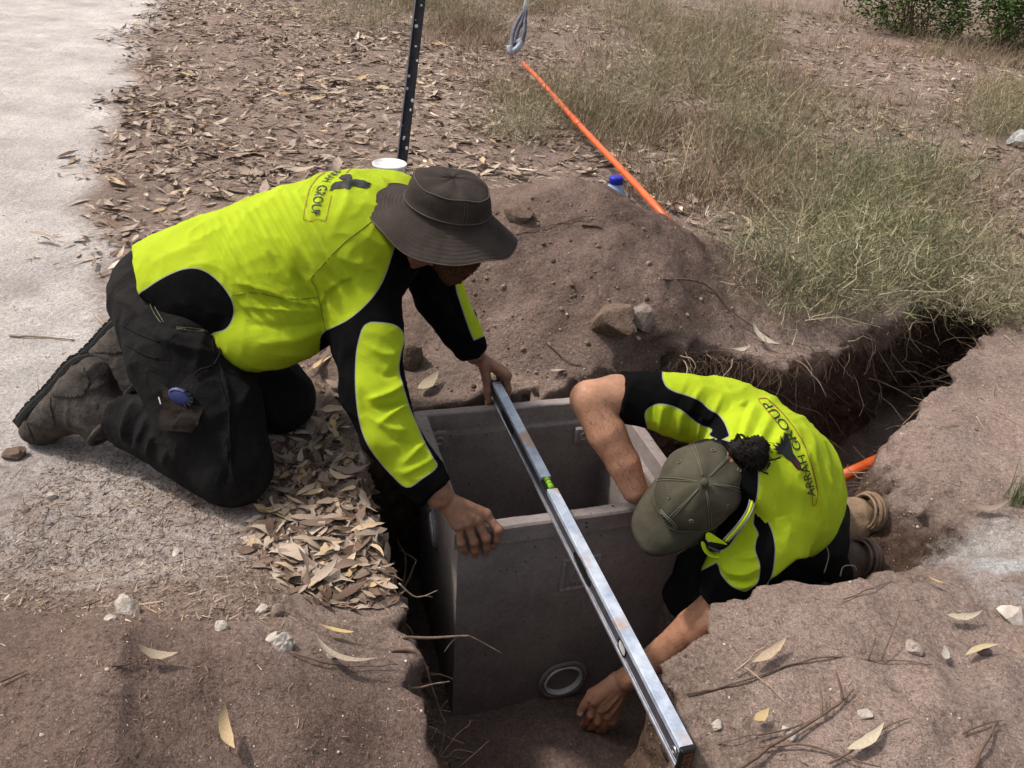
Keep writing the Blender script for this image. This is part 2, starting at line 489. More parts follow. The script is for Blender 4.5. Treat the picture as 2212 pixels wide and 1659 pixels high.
def build_near():
    n = np.ceil((HI - LO) / HS).astype(int) + 1
    xs, ys, zs = [LO[i] + HS * np.arange(n[i]) for i in range(3)]
    X, Y = np.meshgrid(xs, ys, indexing='ij')
    Hm = height(X, Y); D = poly_sd2(X, Y, HOLE); FZ = floor_z(X, Y); TL = tilt(X, Y)
    D = D + .018 * fbm(xy3(X, Y, 9, 6.), 3) + .010 * fbm(xy3(X, Y, 34, 6.), 2)
    F = np.empty(n, np.float32)
    for k, z in enumerate(zs):
        near = np.abs(D + max(-z, 0) * TL) < .09
        dn = np.zeros_like(D)
        if near.any() and z < .1:
            p = np.stack([X[near], Y[near], np.full(near.sum(), z)], -1)
            dn[near] = .030 * fbm(p * A([8, 8, 11]), 3) + .018 * fbm(p * 26, 3)
            dn[near] += .030 * np.exp(-((z + .13) / .09) ** 2) * (0 if False else 1) * -sstep(1.9, 2.3, Y[near])   # undercut below the turf on the far side
        hole = np.maximum(D + np.maximum(-z, -.03) * TL + dn, (FZ - z) * .8)
        g = (z - Hm) * .8
        k_ = .007
        a, b = g, -hole                                # rounded lip
        m = np.maximum(a, b); F[:, :, k] = m + k_ * np.log(np.exp((a - m) / k_) + np.exp((b - m) / k_))
    V, Q = surfnet(F, LO, HS)
    return V, Q
gV, gQ = build_near()
gD = poly_sd(gV[:, :2], HOLE)
gH = height(gV[:, 0], gV[:, 1])
gPale = path_w(gV[:, 0], gV[:, 1])
lime = np.exp(-(((gV[:, 0] - G(2170, 1205)[0]) / .24) ** 2 + ((gV[:, 1] - G(2170, 1205)[1]) / .17) ** 2)) * (0.72 + .5 * fbm(gV * A([6, 16, 6]), 3))
gBrown = np.clip(np.maximum(mound(gV[:, 0], gV[:, 1]) * 9, sstep(1.20, .96, gV[:, 1] + .10 * fbm(gV * 3.5, 3)) * sstep(.35, .1, gV[:, 0])), 0, 1)
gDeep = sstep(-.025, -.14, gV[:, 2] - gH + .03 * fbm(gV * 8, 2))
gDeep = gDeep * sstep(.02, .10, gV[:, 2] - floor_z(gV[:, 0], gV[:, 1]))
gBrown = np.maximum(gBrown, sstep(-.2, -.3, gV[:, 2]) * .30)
gLit = np.clip(sstep(.1, -.1, gV[:, 0] - .5) + sstep(2.7, 3.3, gV[:, 1]), 0, 1) * (1 - gBrown)
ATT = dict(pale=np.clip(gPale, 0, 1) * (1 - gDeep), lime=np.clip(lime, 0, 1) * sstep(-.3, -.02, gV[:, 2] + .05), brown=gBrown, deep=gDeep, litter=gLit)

def soil_mat():
    m = Mat('soil')
    a = {k: m.attr(k) for k in ('pale', 'lime', 'brown', 'deep', 'litter')}
    n1, n2, n3 = m.noise(5, 6, .65), m.noise(38, 6, .7), m.noise(330, 4, .7)
    sand = m.ramp(n1, [(.3, (.250, .182, .153)), (.55, (.305, .228, .194)), (.75, (.35, .268, .232))])
    spoil = m.ramp(n1, [(.3, (.150, .101, .082)), (.55, (.198, .139, .115)), (.75, (.25, .182, .155))])
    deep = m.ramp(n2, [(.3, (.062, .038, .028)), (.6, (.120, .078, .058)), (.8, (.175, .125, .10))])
    pale = m.ramp(n1, [(.3, (.44, .395, .37)), (.7, (.60, .555, .525))])
    lit = m.ramp(n2, [(.3, (.13, .088, .070)), (.5, (.22, .162, .130)), (.75, (.34, .265, .22))])
    c = m.mix(m.math('MULTIPLY', a['litter'], m.rng(n1, .35, .6)), sand, lit)
    c = m.mix(a['brown'], c, spoil)
    c = m.mix(m.rng(m.math('ADD', a['pale'], m.math('MULTIPLY', m.math('SUBTRACT', n2, .5), .8)), .25, .75), c, pale)
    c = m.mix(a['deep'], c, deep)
    c = m.mix(m.rng(m.math('ADD', a['lime'], m.math('MULTIPLY', m.math('SUBTRACT', n2, .5), 1.0)), .25, .95), c, (.50, .49, .475))
    spk = m.ramp(n3, [(.30, .50), (.46, .93), (.54, 1.03), (.72, 1.6)])
    c = m.mix(1.0, c, spk, 'MULTIPLY')
    c = m.mix(1.0, c, m.ramp(m.noise(95, 5, .75), [(.32, .62), (.5, 1.0), (.68, 1.28)]), 'MULTIPLY')
    c = m.mix(1.0, c, m.ramp(m.noise(2.2, 4, .6), [(.35, .82), (.65, 1.12)]), 'MULTIPLY')
    v = m.voro(85); fl = m.math('LESS_THAN', v.outputs['Distance'], .17)
    sel = m.math('MULTIPLY', fl, m.math('GREATER_THAN', m.noise(60, 1), .58))
    c = m.mix(m.math('MULTIPLY', sel, .7), c, (.42, .36, .31))
    m.col(c).rough(.97).spec(.08)
    b = m.bump(n3, .005, .8)
    b = m.bump(m.noise(110, 5, .75), .008, .8, b)
    b = m.bump(n2, .016, .75, b)
    m.bump(m.noise(14, 5, .6), .03, .5, b)
    return m.m
M_SOIL = soil_mat()
# the near sheet is split where the material underfoot changes: track, spoil heap, trench sides and the open ground
fc = gV[gQ].mean(1); fa = {k: v[gQ].mean(1) for k, v in ATT.items()}
kind = np.zeros(len(gQ), int)
kind[(fa['pale'] > .5) & (fc[:, 0] < np.interp(fc[:, 1], PATH_EDGE[::-1, 1], PATH_EDGE[::-1, 0]) + .1)] = 1
kind[mound(fc[:, 0], fc[:, 1]) > .035] = 2
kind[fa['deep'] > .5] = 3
SETTING = {}
def split_add(name, sel, V, Q, att):
    q = Q[sel]; u, inv = np.unique(q, return_inverse=True)
    o = add(name, V[u], inv.reshape(q.shape), [M_SOIL], None, attrs={k: v[u] for k, v in att.items()})
    tag(o, kind='structure'); SETTING[name] = o; return o
# far sheet out to the horizon, cut away under the near sheet
def steps(a, b, s0, gr):
    out = [a]; s = s0
    while out[-1] < b: out.append(out[-1] + s); s *= gr
    return out
xs = A(sorted(set([-x for x in steps(-LO[0] - .03, 70, .06, 1.12)] + list(np.arange(LO[0] + .03, HI[0] - .03, .06)) + steps(HI[0] - .03, 90, .06, 1.12))))
ys = A(sorted(set([-y for y in steps(-LO[1] - .03, 12, .06, 1.25)] + list(np.arange(LO[1] + .03, HI[1] - .03, .06)) + steps(HI[1] - .03, 110, .05, 1.06))))
X, Y = np.meshgrid(xs, ys, indexing='ij')
Zf = height(X, Y) - .004 * ((X > LO[0]) & (X < HI[0]) & (Y > LO[1]) & (Y < HI[1])) + .0 * X
fV = np.stack([X.ravel(), Y.ravel(), Zf.ravel()], -1); nx, ny = X.shape
I, J = np.meshgrid(np.arange(nx - 1), np.arange(ny - 1), indexing='ij'); I = I.ravel(); J = J.ravel()
fQ = np.stack([I * ny + J, (I + 1) * ny + J, (I + 1) * ny + J + 1, I * ny + J + 1], -1)
cx, cy = fV[fQ].mean(1)[:, 0], fV[fQ].mean(1)[:, 1]
keep = ~((cx > LO[0] + .02) & (cx < HI[0] - .02) & (cy > LO[1] + .02) & (cy < HI[1] - .02))
fQ = fQ[keep]
fP = np.clip(path_w(fV[:, 0], fV[:, 1]), 0, 1) * (fV[:, 1] > .5)
zz = np.zeros(len(fV))
fatt = dict(pale=fP, lime=zz, brown=zz + (fV[:, 1] < .52) * .6, deep=zz, litter=(1 - fP) * (fV[:, 1] > 2.5))
fkind = (fP[fQ].mean(1) > .5).astype(int)
allV = np.concatenate([gV, fV]); allQ = np.concatenate([gQ, fQ + len(gV)]); allk = np.concatenate([kind, fkind])
allA = {k: np.concatenate([ATT[k], fatt[k]]) for k in ATT}
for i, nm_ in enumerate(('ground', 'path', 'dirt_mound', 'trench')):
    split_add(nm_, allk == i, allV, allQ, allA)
BVH_G = caster(allV, allQ)
def drop(x, y, z0=1.5):
    h = BVH_G.ray_cast(Vector((x, y, z0)), Vector((0, 0, -1)))
    return (A(h[0]), A(h[1])) if h[0] is not None else (A([x, y, 0.0]), A([0, 0, 1.0]))
def seen(px, py):
    """Where the line of sight through a point measured on the photo meets the ground."""
    r = nrm(ray(px, py)); h = BVH_G.ray_cast(Vector(EYE), Vector(r))
    return (A(h[0]), A(h[1])) if h[0] is not None else (G(px, py), A([0, 0, 1.0]))
# ================================================================== CONCRETE PIT, LEVEL AND OTHER THINGS
YAW = 0.3254
EX = A([math.cos(YAW), math.sin(YAW), 0.0]); EY = A([-math.sin(YAW), math.cos(YAW), 0.0]); EZ = A([0, 0, 1.0])
PIT_O = A([0.195, 1.5446, 0.0]); PIT_W, PIT_D = 0.6235, 0.5193
PIT_C = PIT_O + EY * PIT_D / 2
def concrete():
    m = Mat('concrete')
    f = m.noise(6, 6, .65); g = m.noise(90, 5, .7)
    c = m.ramp(f, [(.28, (.19, .157, .146)), (.5, (.245, .208, .195)), (.75, (.32, .275, .258))])
    st = m.noise(5, 5, .6, mapping=(5, 5, .5)); c = m.mix(m.rng(st, .5, .75, 0, .45), c, (.30, .265, .25))
    c = m.mix(m.rng(m.noise(2.5, 5, .6), .5, .7, 0, .5), c, (.165, .130, .118))
    v = m.voro(46); hole = m.math('MULTIPLY', m.rng(v.outputs['Distance'], .12, .08), m.math('GREATER_THAN', m.noise(19, 2), .53))
    v2 = m.voro(24); hole2 = m.math('MULTIPLY', m.rng(v2.outputs['Distance'], .10, .06), m.math('GREATER_THAN', m.noise(9, 2), .53))
    h = m.math('MAXIMUM', hole, hole2)
    c = m.mix(m.math('MULTIPLY', h, .85), c, (.035, .025, .022))
    c = m.mix(1.0, c, m.ramp(g, [(.3, .82), (.7, 1.14)]), 'MULTIPLY')
    m.col(c).rough(.92).spec(.12)
    b = m.bump(g, .0015, .6)
    m.bump(m.math('MULTIPLY', h, -1.0), .006, .8, b)
    return m.m
M_CONC = concrete()
pit = empty('concrete_pit', PIT_C + EZ * -.74, 'square open topped grey concrete pit set in the sandy trench', 'pit')
def ring(inn, z):
    hw, hd_ = PIT_W / 2 - inn, PIT_D / 2 - inn
    pts = []
    n = 14
    for a, b in (((-hw, -hd_), (hw, -hd_)), ((hw, -hd_), (hw, hd_)), ((hw, hd_), (-hw, hd_)), ((-hw, hd_), (-hw, -hd_))):
        for i in range(n):
            t = i / n; x, y = a[0] + (b[0] - a[0]) * t, a[1] + (b[1] - a[1]) * t
            e = .0016 * vnoise(A([[x * 40, y * 40, z * 40]]))[0] if abs(z) < .01 else 0
            pts.append(PIT_C + EX * x + EY * y + EZ * (z + e))
    return pts
prof = [(.030, -.76), (.014, -.061), (.012, -.057), (.001, -.051), (0, -.006), (.004, -.001), (.007, 0), (.030, 0), (.0335, -.003), (.035, -.056), (.037, -.059), (.049, -.060), (.0505, -.064), (.058, -.70)]
V = []; F = []; nr = 56
for inn, z in prof: V += ring(inn, z)
for i in range(len(prof) - 1):
    for k in range(nr): F.append((i * nr + k, i * nr + (k + 1) % nr, (i + 1) * nr + (k + 1) % nr, (i + 1) * nr + k))
F.append(tuple(range(nr - 1, -1, -1))); F.append(tuple(range((len(prof) - 1) * nr, len(prof) * nr)))
shell = add('pit_shell', A(V), F, [M_CONC], pit, smooth=False)
NF = -EY; NL = -EX
PIT_FL = PIT_O - EX * PIT_W / 2
face_o = PIT_FL + EY * .0225                        # a point of the front face below the rim band, half way down
def onface(px, py, e=0.0): return PL(px, py, PIT_FL + EY * .020 + NF * e, NF)
kc = onface(1216, 1468)
def bake_cut(obj, V_, F_):
    cu_ = add('cutter', V_, F_, None); md = obj.modifiers.new('cut', 'BOOLEAN'); md.object = cu_; md.operation = 'DIFFERENCE'; md.solver = 'EXACT'
    dg = bpy.context.evaluated_depsgraph_get(); me = bpy.data.meshes.new_from_object(obj.evaluated_get(dg))
    obj.modifiers.clear(); old = obj.data; obj.data = me; me.name = old.name
    bpy.data.objects.remove(cu_)
V_, F_ = lathe([(.0001, .08), (.057, .08), (.057, -.10), (.0001, -.10)], 40, kc, EX, EZ, NF)
bake_cut(shell, V_, F_)
M_PVC = plain('white_pvc', (.62, .62, .60), .45, var=.2, scale=25)
V_, F_ = lathe([(.0565, -.055), (.0565, .005), (.055, .008), (.051, .008), (.049, .004), (.0495, -.055), (.0495, -.19)], 40, kc, EX, EZ, NF); add('pipe_collar', V_, F_, [M_PVC], pit)  # visible collar; the long inner sleeve is added to darken the opening
V_, F_ = lathe([(.057, .0005), (.060, .006), (.067, .007), (.071, .005), (.074, .0005)], 44, kc, EX, EZ, NF, fn=lambda r, z, a: .0015 * math.sin(5 * a)); add('mortar_ring', V_, F_, [M_CONC], pit)
# two lifting lugs on the far inside wall
for px, py in ((947, 946), (1256, 936)):
    c_ = PL(px, py, PIT_C + EY * (PIT_D / 2 - .056), EY); mbl = MB()
    mbl.put(*box(c_ + NF * .006 , EX, NF, EZ, .046, .016, .052, .003)); lug = mbl.add('lug', [M_CONC], pit, smooth=False)
    V_, F_ = lathe([(.0135, .014), (.0135, .019), (.0095, .019), (.0085, .010), (.0005, .010)], 20, c_, EX, EZ, NF); add('ferrule', V_, F_, [plain('ferrule', (.30, .27, .25), .5, .4)], lug)
# cast plaque with lettering
pc = onface(1252, 1234); mbp = MB()
M_PLQ = M_CONC
hw_, hh_ = .046, .050
for (x, y, sx, sy) in ((0, -hh_, 2 * hw_ + .012, .012), (0, hh_, 2 * hw_ + .012, .012), (-hw_, 0, .012, 2 * hh_ - .012), (hw_, 0, .012, 2 * hh_ - .012)):
    mbp.put(*box(pc + EX * x + EZ * y + NF * .004, EX, EZ, NF, sx, sy, .014, .003))
plq = mbp.add('plaque_frame', [M_CONC], pit, smooth=False)
V_, F_ = box(pc + EZ * -.018 + NF * .002, EX, EZ, NF, 2 * hw_ - .013, .004, .005); add('plaque_bar', V_, F_, [M_CONC], plq, smooth=False)
def raised_text(s, org, ux, uy, un, size, depth, mat, name, parent):
    c = bpy.data.curves.new('lettering', 'FONT'); c.body = s; c.size = size; c.extrude = depth; c.resolution_u = 3; c.align_x = 'CENTER'
    o = bpy.data.objects.new('lettering', c); COL.objects.link(o)
    dg = bpy.context.evaluated_depsgraph_get(); me = o.evaluated_get(dg).to_mesh()
    V = A([v.co[:] for v in me.vertices]); F = [tuple(p.vertices) for p in me.polygons]
    o.evaluated_get(dg).to_mesh_clear(); bpy.data.objects.remove(o); bpy.data.curves.remove(c)
    return add(name, org + V[:, :1] * ux + V[:, 1:2] * uy + V[:, 2:] * un, F, [mat], parent, smooth=False)
raised_text('AL', pc + EZ * -.010 + NF * .001 + EX * -.004, EX, EZ, NF, .040, .007, M_CONC, 'plaque_letters', plq)
raised_text('T6', pc + EZ * -.043 + NF * .001 + EX * -.010, EX, EZ, NF, .026, .007, M_CONC, 'plaque_letters', plq)
# white round knockout on the left face with three slanted slots
lcn = PL(936, 1140, PIT_FL + EX * .016, NL)
V_, F_ = lathe([(.0005, .004), (.040, .004), (.044, .003), (.045, -.002)], 36, lcn, EY, EZ, NL); dsc = add('knockout_disc', V_, F_, [plain('white_disc', (.55, .57, .60), .6)], pit)
V_, F_ = lathe([(.047, -.002), (.050, .004), (.056, .004), (.058, -.003)], 36, lcn, EY, EZ, NL); add('mortar_ring', V_, F_, [M_CONC], pit)
mbs = MB()
for i in (-1, 0, 1):
    mbs.put(*tube([lcn + EY * (-.014 * i - .008) + EZ * (-.020 - .008 * i) + NL * .0045, lcn + EY * (-.014 * i + .010) + EZ * (.022 - .008 * i) + NL * .0045], .0022, 5))
mbs.add('disc_slot', [plain('slot', (.75, .77, .80), .6)], dsc)
# pale string hanging from the pipe collar
mbs = MB()
for pts in ([(1180, 1535), (1196, 1537), (1212, 1538), (1220, 1545), (1223, 1560), (1216, 1572), (1222, 1566)], [(1200, 1541), (1203, 1560), (1204, 1580), (1198, 1595), (1190, 1598)], [(1172, 1528), (1182, 1537), (1200, 1541)]):
    mbs.put(*tube(smooth_poly([onface(x, y, .012) for x, y in pts], 4, False), .0013, 5))
strg = mbs.add('string', [plain('string', (.50, .46, .42), .9)]); tag(strg, 'short frayed pale string hanging below the round pipe opening', 'string')

# ---------------------------------------------------------------- spirit level across the rim
LEV_H = .056
LEV0, LEV1 = G(1072, 824, LEV_H), G(1487, 1617, LEV_H)
tl = nrm(LEV1 - LEV0); ts = np.cross(EZ, tl); ts = ts if ts @ RT < 0 else -ts       # ts: its left side
def alu():
    m = Mat('brushed_aluminium')
    f = m.noise(14, 6, .7); g = m.noise(40, 4, .6, mapping=(1, 1, 1))
    c = m.ramp(f, [(.3, (.20, .24, .32)), (.5, (.38, .43, .52)), (.7, (.56, .60, .66))])
    c = m.mix(m.rng(m.noise(9, 4, .6), .60, .70, 0, .8), c, (.42, .26, .16))
    m.col(c).rough(m.rng(g, .3, .7, .42, .66)).metal(.35).spec(.4)
    m.bump(m.noise(180, 4), .0006, .5); return m.m
M_ALU = alu(); M_WEB = plain('grey_web', (.065, .062, .075), .5, .3, var=.3, scale=40); M_RAIL = plain('rail', (.30, .30, .34), .4, .6, var=.3, scale=50)
M_BLK = plain('black_plastic', (.008, .008, .008), .45, var=.2)
lev = empty('spirit_level', (LEV0 + LEV1) / 2 - EZ * LEV_H, 'long grey aluminium spirit level lying across the concrete pit rim', 'spirit level')
Lq = np.linalg.norm(LEV1 - LEV0)
lp = lambda a, s, u: LEV0 + tl * a + ts * s + EZ * u
def alongpx(px, py):
    q = G(px, py, LEV_H); return (q - LEV0) @ tl
va, vb = alongpx(1160, 1032), alongpx(1180, 1057)
W2 = .0130
def extr(poly, a0, a1):
    V = [lp(a0, s, u) for s, u in poly] + [lp(a1, s, u) for s, u in poly]; n = len(poly)
    F = [(i, (i + 1) % n, (i + 1) % n + n, i + n) for i in range(n)] + [tuple(range(n - 1, -1, -1)), tuple(range(n, 2 * n))]
    return A(V), F
def fixn(o):
    import bmesh
    bm = bmesh.new(); bm.from_mesh(o.data); bmesh.ops.recalc_face_normals(bm, faces=bm.faces); bm.to_mesh(o.data); bm.free()
fp = [(-W2, -.001), (-W2 + .001, 0), (W2 - .001, 0), (W2, -.001), (W2, -.009), (.0112, -.0105), (.0112, -.011), (-.0112, -.011), (-.0112, -.0105), (-W2, -.009)]
for a0, a1 in ((0.0, va), (vb, Lq - .006)):
    o = add('top_rail', *extr(fp, a0, a1), [M_ALU], lev, smooth=False); fixn(o)
o = add('web', *extr([(-.0104, -.0111), (.0104, -.0111), (.0104, -.0470), (-.0104, -.0470)], .001, Lq - .006), [M_WEB], lev, smooth=False); fixn(o)
o = add('bottom_rail', *extr([(-W2, -.0555), (W2, -.0555), (W2, -.049), (.0112, -.0471), (-.0112, -.0471), (-W2, -.049)], 0, Lq - .006), [M_RAIL], lev, smooth=False); fixn(o)
for s in (-1, 1):
    for u in (-.0155, -.0425):
        o = add('side_bead', *extr([(s * .0102, u - .0010), (s * .0114, u - .0007), (s * .0114, u + .0007), (s * .0102, u + .0010)], .001, Lq - .006), [M_RAIL], lev, smooth=False); fixn(o)
V_, F_ = box(lp(Lq, 0, -.0278), tl, ts, EZ, .010, .0285, .0585, .0025); cp_ = add('end_cap', V_, F_, [M_BLK], lev, smooth=False)
V_, F_ = box(lp(Lq + .0052, 0, -.029), tl, ts, EZ, .0012, .017, .042); add('end_sticker', V_, F_, [plain('orange_sticker', (.12, .045, .02), .6)], cp_, smooth=False)
mbs = MB()
for i, (sx, sy) in enumerate(((.011, .004), (.004, .010), (.011, .004), (.011, .004), (.004, .012))):
    mbs.put(*box(lp(Lq + .0060, 0.002 * (i % 2), -.015 - i * .0068), tl, ts, EZ, .0008, sx, .003))
mbs.add('end_marks', [M_BLK], cp_, smooth=False)
V_, F_ = box(lp(-.004, 0, -.0278), tl, ts, EZ, .010, .0285, .0580, .0025); add('end_cap', V_, F_, [M_BLK], lev, smooth=False)
# top vial
V_, F_ = box(lp((va + vb) / 2, 0, -.0105), tl, ts, EZ, vb - va - .002, .024, .006); vh = add('vial_seat', V_, F_, [M_BLK], lev, smooth=False)
mg = Mat('vial_liquid'); mg.col((.30, .62, .02)).rough(.15).spec(.6)
V_, F_ = tube([lp(va + .006, 0, -.002), lp(vb - .005, 0, -.002)], .0068, 14); add('vial', V_, F_, [mg.m], vh)
for f in (.36, .62):
    V_, F_ = tube([lp(va + (vb - va) * f, .0070 * math.cos(t), -.002 + .0070 * math.sin(t)) for t in np.linspace(0, 2 * math.pi, 24)], .0006, 4, False); add('vial_line', V_, F_, [M_BLK], vh)
# hand holes and side vial on the visible side
def side_oval(a0, a1, u, hh, name, mat_in, rim):
    c_ = (a0 + a1) / 2; hl_ = (a1 - a0) / 2; n = 40
    pts = [(c_ + math.copysign(abs(math.cos(t)) ** .6, math.cos(t)) * hl_, u + math.copysign(abs(math.sin(t)) ** .9, math.sin(t)) * hh) for t in np.linspace(0, 2 * math.pi, n, endpoint=False)]
    V = [lp(a, .0112, z) for a, z in pts] + [lp(c_, .0107, u)]; F = [(i, (i + 1) % n, n) for i in range(n)]
    o = add(name, A(V), orient_s(A(V), F), [mat_in], lev, smooth=False)
    V_, F_ = tube([lp(a, .0115, z) for a, z in pts] + [lp(pts[0][0], .0115, pts[0][1])], .0016, 6, False); add('grip_rim', V_, F_, [rim], o)
    return o
def orient_s(V, F): return [f if np.dot(np.cross(V[f[1]] - V[f[0]], V[f[2]] - V[f[0]]), ts) > 0 else f[::-1] for f in F]
def sidepx(px, py): q = PL(px, py, lp(0, .0112, 0), ts); return (q - LEV0) @ tl
side_oval(sidepx(1240, 1200), sidepx(1272, 1280), -.029, .0135, 'hand_hole', M_BLK, M_BLK)
side_oval(sidepx(1084, 905), sidepx(1106, 958), -.029, .0135, 'hand_hole', M_BLK, M_BLK)
side_oval(sidepx(1336, 1385), sidepx(1349, 1425), -.029, .0125, 'side_vial', plain('clear_vial', (.45, .45, .42), .2), M_BLK)
V_, F_ = lathe([(.004, .0005), (.005, .0018), (.0075, .0018), (.0085, 0)], 20, lp(Lq - .020, .0112, -.029), tl, EZ, ts); add('rivet', V_, F_, [plain('steel', (.6, .6, .6), .25, .9)], lev)

# ---------------------------------------------------------------- conduits
def conduit_mat():
    m = Mat('orange_conduit'); m.col(m.ramp(m.noise(16, 5), [(.3, (.50, .075, .012)), (.7, (.66, .115, .02))])).rough(.42).spec(.4)
    c = m.mix(m.rng(m.noise(9, 6, .7), .55, .75, 0, .5), m.ramp(m.noise(16, 5), [(.3, (.50, .075, .012)), (.7, (.66, .115, .02))]), (.25, .16, .11)); m.col(c)
    return m.m
M_OR = conduit_mat()
pa, pb = G(1132, 138, .14), G(1448, 482, .10)
pts = [pa + (pb - pa) * t + A([0, 0, .004 * math.sin(t * 9)]) for t in np.linspace(0, 1, 14)]
V_, F_ = tube(pts, .0160, 16); cd1 = add('orange_conduit', V_, F_, [M_OR]); tag(cd1, 'long orange conduit lying in the dry grass behind the dirt mound', 'conduit')
V_, F_ = tube([pts[6] + (pts[7] - pts[6]) * .2, pts[6] + (pts[7] - pts[6]) * .75], .0186, 16); add('coupling', V_, F_, [M_OR], cd1)
qa, qb = PL(1795, 1040, (0, 0, -.34), (0, 0, 1)), PL(1990, 955, (0, 0, -.34), (0, 0, 1))
V_, F_ = tube([qa, (qa + qb) / 2 + A([0, 0, .004]), qb], .0205, 16); cd2 = add('orange_conduit', V_, F_, [M_OR]); tag(cd2, 'short end of orange conduit running along the trench bottom', 'conduit')
V_, F_ = tube([qa + (qb - qa) * .42, qa + (qb - qa) * .62], .0235, 16); add('coupling', V_, F_, [M_OR], cd2)

# ---------------------------------------------------------------- steel picket, bucket, bottle, rod with strap
M_STEEL = plain('dark_steel', (.030, .028, .032), .55, .5, var=.4, scale=35, bump=.001)
b0, b1 = G(858, 440), P(915, -60, 3.72)
pk = empty('steel_picket', b0, 'dark steel fence picket with pale specks standing in the leaf litter', 'picket')
up_ = nrm(b1 - b0); fx = nrm(np.cross(up_, -FWD)); fx = fx if fx @ RT > 0 else -fx; fn = np.cross(fx, up_); fn = fn if fn @ -FWD > 0 else -fn
Lp = np.linalg.norm(b1 - b0)
mbp = MB(); mbp.put(*box(b0 + up_ * (Lp / 2 - .1), fx, fn, up_, .046, .006, Lp + .2)); mbp.add('flange', [M_STEEL], pk, smooth=False)
mbp = MB(); mbp.put(*box(b0 + up_ * (Lp / 2 - .1) + fx * -.020 + fn * .012, fx, fn, up_, .006, .018, Lp + .2)); mbp.add('rib', [plain('steel_edge', (.15, .14, .15), .45, .6)], pk, smooth=False)
rr = random.Random(3); sp = 0
for py in (18, 40, 62, 92, 128, 160, 196, 212, 240, 262, 285, 300, 318):  # white dots painted on for bright background showing through the picket holes
    t = (py + 60) / 500; py += rr.uniform(-12, 12); px_ = 911 - (py / 345) * 43 + rr.uniform(-9, 9)
    c_ = PL(px_, py, b0 + fn * .0045, fn); r_ = rr.uniform(.0025, .0085)
    V_, F_ = lathe([(.0003, .002), (r_ * .7, .0018), (r_, 0)], 10, c_, fx, up_ * rr.uniform(.7, 1.3), fn); add('hole_light_dot', V_, F_, [M_PVC], pk)
wl = G(842, 372); wl = P(842, 352, 3.60)
bk = empty('white_bucket', (wl[0], wl[1], drop(wl[0], wl[1])[0][2]), 'white plastic bucket with closed lid behind the hat of the kneeling person', 'bucket')
hb = wl[2] - bk.location[2]
V_, F_ = lathe([(.055, 0), (.062, .02), (.068, hb - .02), (.069, hb - .012)], 28, bk.location); add('bucket_body', V_, F_, [M_PVC], bk)
V_, F_ = lathe([(.0693, hb - .014), (.074, hb - .014), (.075, hb - .002), (.070, hb + .001), (.066, hb - .004), (.0005, hb - .004)], 28, bk.location); add('lid', V_, F_, [M_PVC], bk)
# blue capped bottle
wb = P(1329, 404, 4.02); gb = drop(wb[0], wb[1])[0]
bt_ = empty('water_bottle', gb, 'pale blue plastic bottle with dark blue cap behind the dirt mound', 'bottle')
mbt = Mat('blue_clear_plastic'); mbt.col((.35, .52, .80)).rough(.15).spec(.5); mbt.set(mbt.b.inputs['Transmission Weight'], .35)
zt = P(1329, 377, 4.02)[2]; zc = P(1329, 394, 4.02)[2]; c_ = (gb[0], gb[1], 0)
V_, F_ = lathe([(.045, gb[2]), (.055, gb[2] + .01), (.055, zc - .055), (.050, zc - .04), (.040, zc - .018), (.030, zc - .004), (.029, zc)], 28, c_); add('bottle_body', V_, F_, [mbt.m], bt_)
V_, F_ = lathe([(.029, zc - .002), (.034, zc), (.034, zt - .004), (.031, zt), (.0005, zt)], 28, c_); add('cap', V_, F_, [plain('blue_cap', (.008, .015, .30), .35)], bt_)
# white rod with a grey strap at the back
r0 = G(1128, 55, .22); base = G(1104, 112)
rd = empty('strapped_rod', base, 'white rod with a grey split strap hanging in the dry grass', 'rod')
V_, F_ = tube([P(1134, 20, 6.6), P(1150, -50, 6.6), P(1165, -120, 6.7)], [.022, .018, .016], 10); add('rod', V_, F_, [M_PVC], rd)
M_GRY = plain('grey_strap', (.10, .10, .125), .6, var=.5, scale=30)
for pts in ([(1134, 20), (1122, 40), (1112, 62), (1107, 85), (1104, 112)], [(1136, 20), (1134, 45), (1132, 68), (1126, 92)], [(1135, 22), (1126, 48), (1116, 72), (1112, 98)]):
    V_, F_ = tube(smooth_poly([P(x, y, 6.55) for x, y in pts], 4, False), [.014] * 4 + [.018] * 4 + [.022] * 4 + [.022] * (1 + 4 * (len(pts) - 4)), 8); add('strap', V_, F_, [M_GRY], rd)
V_, F_ = tube(smooth_poly([P(x, y, 6.5) for x, y in [(1120, 86), (1124, 95), (1116, 106), (1104, 113), (1100, 100)]], 4, False), .024, 8); add('hook', V_, F_, [plain('pale_grey', (.30, .32, .38), .5)], rd)
# ================================================================== PEOPLE
YAW = 0.3254
EX = A([math.cos(YAW), math.sin(YAW), 0.0]); EY = A([-math.sin(YAW), math.cos(YAW), 0.0]); EZ = A([0, 0, 1.0])
PIT_O = A([0.195, 1.5446, 0.0]); PIT_W, PIT_D = 0.6235, 0.5193
PIT_FL = PIT_O - EX * PIT_W / 2

